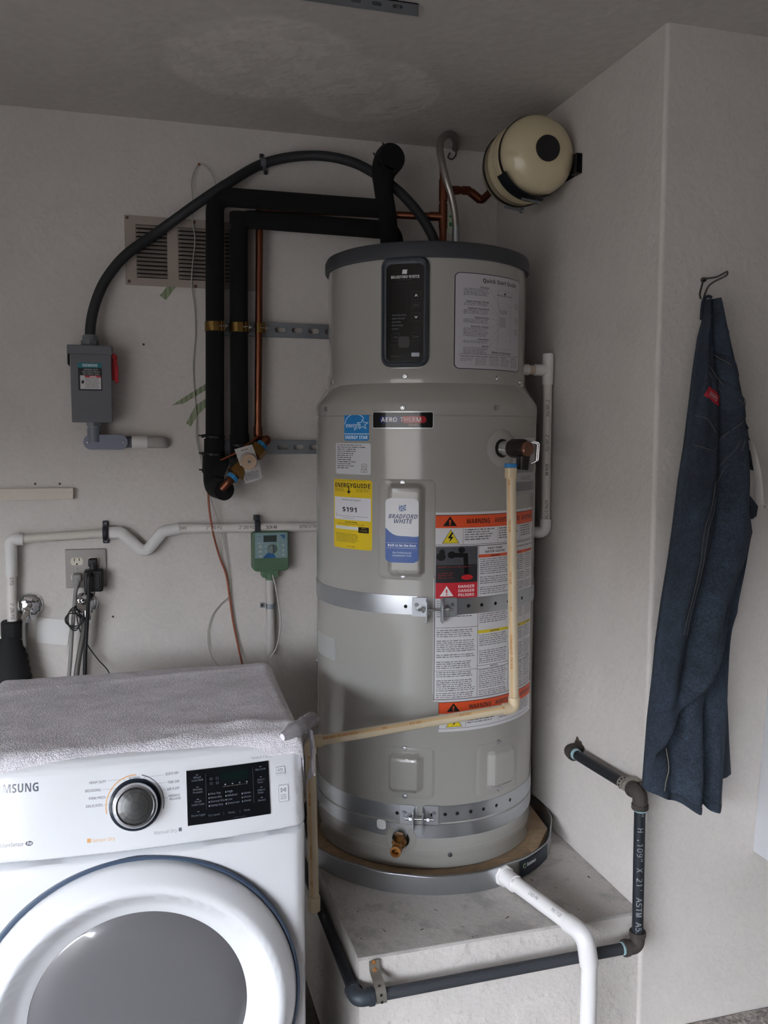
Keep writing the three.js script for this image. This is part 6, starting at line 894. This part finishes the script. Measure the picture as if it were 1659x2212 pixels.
  const sideSeam = [[1566, 935], [1560, 955], [1540, 990], [1522, 1025], [1515, 1060], [1508, 1085], [1496, 1115], [1489, 1150], [1484, 1190], [1476, 1230], [1466, 1270], [1455, 1310], [1448, 1345]];
  part(tr, 'side_seam', ribbon(sideSeam, 12, 0.0022), denim); seam('stitching', sideSeam.map(([x, y]) => [x - 4.5, y]), 0.0006, thread, 0.0026); seam('stitching', sideSeam.map(([x, y]) => [x + 4.5, y + 1]), 0.0006, thread, 0.0026);
  seam('stitching', [[1424, 1600], [1422, 1640], [1415, 1670], [1411, 1700]], 0.0009, M('#8f887c', 0.9), 0.001);
  // back pocket, yoke and waistband stitching, red label
  const pk = [[1507, 775], [1595, 873], [1590, 880], [1565, 897], [1512, 962], [1478, 950], [1487, 880]];
  const inPk = (() => { const s = (y) => { let l = 1e9, r = -1e9; for (let i = 0; i < pk.length; i++) { const a = pk[i], b = pk[(i + 1) % pk.length]; if ((a[1] <= y) !== (b[1] <= y)) { const x = a[0] + (b[0] - a[0]) * (y - a[1]) / (b[1] - a[1]); l = Math.min(l, x); r = Math.max(r, x); } } return [l, r]; }; return s; })();
  const pocket = part(tr, 'back_pocket', grid((u, v) => { const y = 776 + 185 * v, [l, r] = inPk(y); const e = u === 0 || u === 1 || v === 0 || v === 1; return on(l + (r - l) * u, y, e ? 0 : 0.003); }, 24, 40, true, (u, v) => [u * 0.15, v * 0.2]), denim);
  const edge = (pts) => part(pocket, 'stitching', sweep(curve(pts.map(([x, y]) => on(x, y, 0.0044)), 40), 0.0007, { seg: 6 }), thread);
  edge([[1509, 784], [1540, 820], [1570, 850], [1589, 871]]); edge([[1507, 796], [1536, 830], [1564, 858], [1584, 880]]); edge([[1590, 882], [1565, 899], [1540, 930], [1513, 958]]); edge([[1511, 957], [1495, 952], [1481, 947]]); edge([[1484, 884], [1500, 892], [1513, 906], [1520, 920]]);
  const lb = part(pocket, 'brand_label', grid((u, v) => { const x = 1512 + 20 * u - 10 * v + 12 * u, y = 824 + 22 * u + 20 * v; return on(x - 6, y, 0.0046); }, 6, 6, true), M('#ffffff', 0.7, 0, { side: THREE.DoubleSide, map: canvasTex(160, 120, (g) => { g.fillStyle = '#a3202e'; g.fillRect(0, 0, 160, 120); g.strokeStyle = '#c9b9b4'; g.lineWidth = 4; g.strokeRect(38, 34, 84, 50); textLine(g, 'Dickies', 80, 70, 28, { align: 'center', color: '#c9c3d2', width: 74, weight: 'bold' }); }) }), 'red cloth label');
  seam('stitching', [[1511, 740], [1526, 760], [1550, 785], [1574, 812], [1581, 826]], 0.0008, thread, 0.001); part(tr, 'yoke_seam', ribbon([[1508, 733], [1524, 752], [1548, 778], [1572, 806]], 10, 0.002), denim);
  seam('stitching', [[1520, 680], [1530, 690], [1545, 712], [1553, 728]], 0.0007, thread, 0.001);
  part(tr, 'belt_loop', sweep(curve([[1.2487, 1.8896, 0.985], [1.2402, 1.8912, 0.985], [1.2297, 1.8847, 0.985], [1.222, 1.8674, 0.99], [1.2172, 1.8383, 0.995]], 30), 0.0035, { seg: 8 }), denim);
  // small pocket facing, white pocket lining turned out, buttoned flap
  part(tr, 'coin_pocket', ribbon([[1567, 935], [1575, 922], [1586, 912], [1598, 905]], 15, 0.0025), denim);
  part(tr, 'pocket_lining', grid((u, v) => { const L = [[1608, 935], [1612, 985], [1622, 1030], [1630, 1068]], R = [[1617, 950], [1632, 985], [1642, 1030], [1664, 1085]], i = Math.min(2, Math.floor(v * 3)), t = v * 3 - i, x = mix(L[i][0] + (L[i + 1][0] - L[i][0]) * t, R[i][0] + (R[i + 1][0] - R[i][0]) * t, u), y = mix(L[i][1] + (L[i + 1][1] - L[i][1]) * t, R[i][1] + (R[i + 1][1] - R[i][1]) * t, u); const p = W(x, y); return [p[0], p[1], 0.995 + 0.014 * Math.sin(u * 5) + 0.01 * Math.sin(v * 4)]; }, 14, 24, true), M('#c9c4be', 0.9, 0, { side: THREE.DoubleSide }), 'white pocket lining');
  part(tr, 'waistband_end', body([[880, 1595, 1600, 0.012], [930, 1606, 1624, 0.02], [975, 1612, 1643, 0.022], [1000, 1634, 1642, 0.012]], 0.968, () => 0, null), denim);
  part(tr, 'turned_cuff', body([[1050, 1604, 1612, 0.02], [1075, 1603, 1631, 0.03], [1096, 1604, 1628, 0.028], [1103, 1610, 1622, 0.016]], 0.985, () => 0, null), denim);
  part(tr, 'hem', [0.0028].flatMap((o) => [1, 0].map((s) => grid((u, v) => { const f = 0.02 + 0.96 * u, yr = 1676 + 16 * v, r = lerpRow(mainRows, Math.min(1692, yr)), x = r[1] + (r[2] - r[1]) * f, vv = (yr - 645) / 1047; const p = W(x, yr + hem1(f) * smooth(0.8, 1, vv)), q = Math.sqrt(1 - (2 * f - 1) ** 2); return [p[0], p[1], 0.99 + r[3] * Math.sqrt(q) * 0.62 + fold1(f, Math.min(1692, yr)) * Math.min(1, q * 2) + o * s]; }, 60, 3, s > 0, (u, v) => [u * 0.3, v * 0.02]))), denim);
}
{ // white panel standing out from the wall at the right edge
  const z0 = 0.939, b = [1.4579, 0.5566, 0.939], tl = [1.4811, 0.9745, 0.939], dx = (tl[0] - b[0]) / (tl[1] - b[1]);
  const s = new THREE.Shape(); const h = 0.9, th = 0.018, d = 0.5;
  const g = new THREE.BufferGeometry(), P = []; for (const z of [z0, z0 + d]) for (const [x, y] of [[b[0], b[1]], [b[0] + th, b[1]], [b[0] + th + dx * h, b[1] + h], [b[0] + dx * h, b[1] + h]]) P.push(x, y, z);
  g.setAttribute('position', new THREE.Float32BufferAttribute(P, 3)); g.setIndex([0, 3, 2, 0, 2, 1, 4, 5, 6, 4, 6, 7, 0, 4, 7, 0, 7, 3, 1, 2, 6, 1, 6, 5, 0, 1, 5, 0, 5, 4, 3, 7, 6, 3, 6, 2]);
  single('white_panel', 'plain white board standing out from the wall to the right of the trousers', 'board', toCreasedNormals(g.toNonIndexed(), 0.3), M('#c4c4c8', 0.55));
}

scene.traverse((o) => { if (o.isMesh) { o.castShadow = true; o.receiveShadow = true; } });
sun.castShadow = true;
renderer.render(scene, camera);
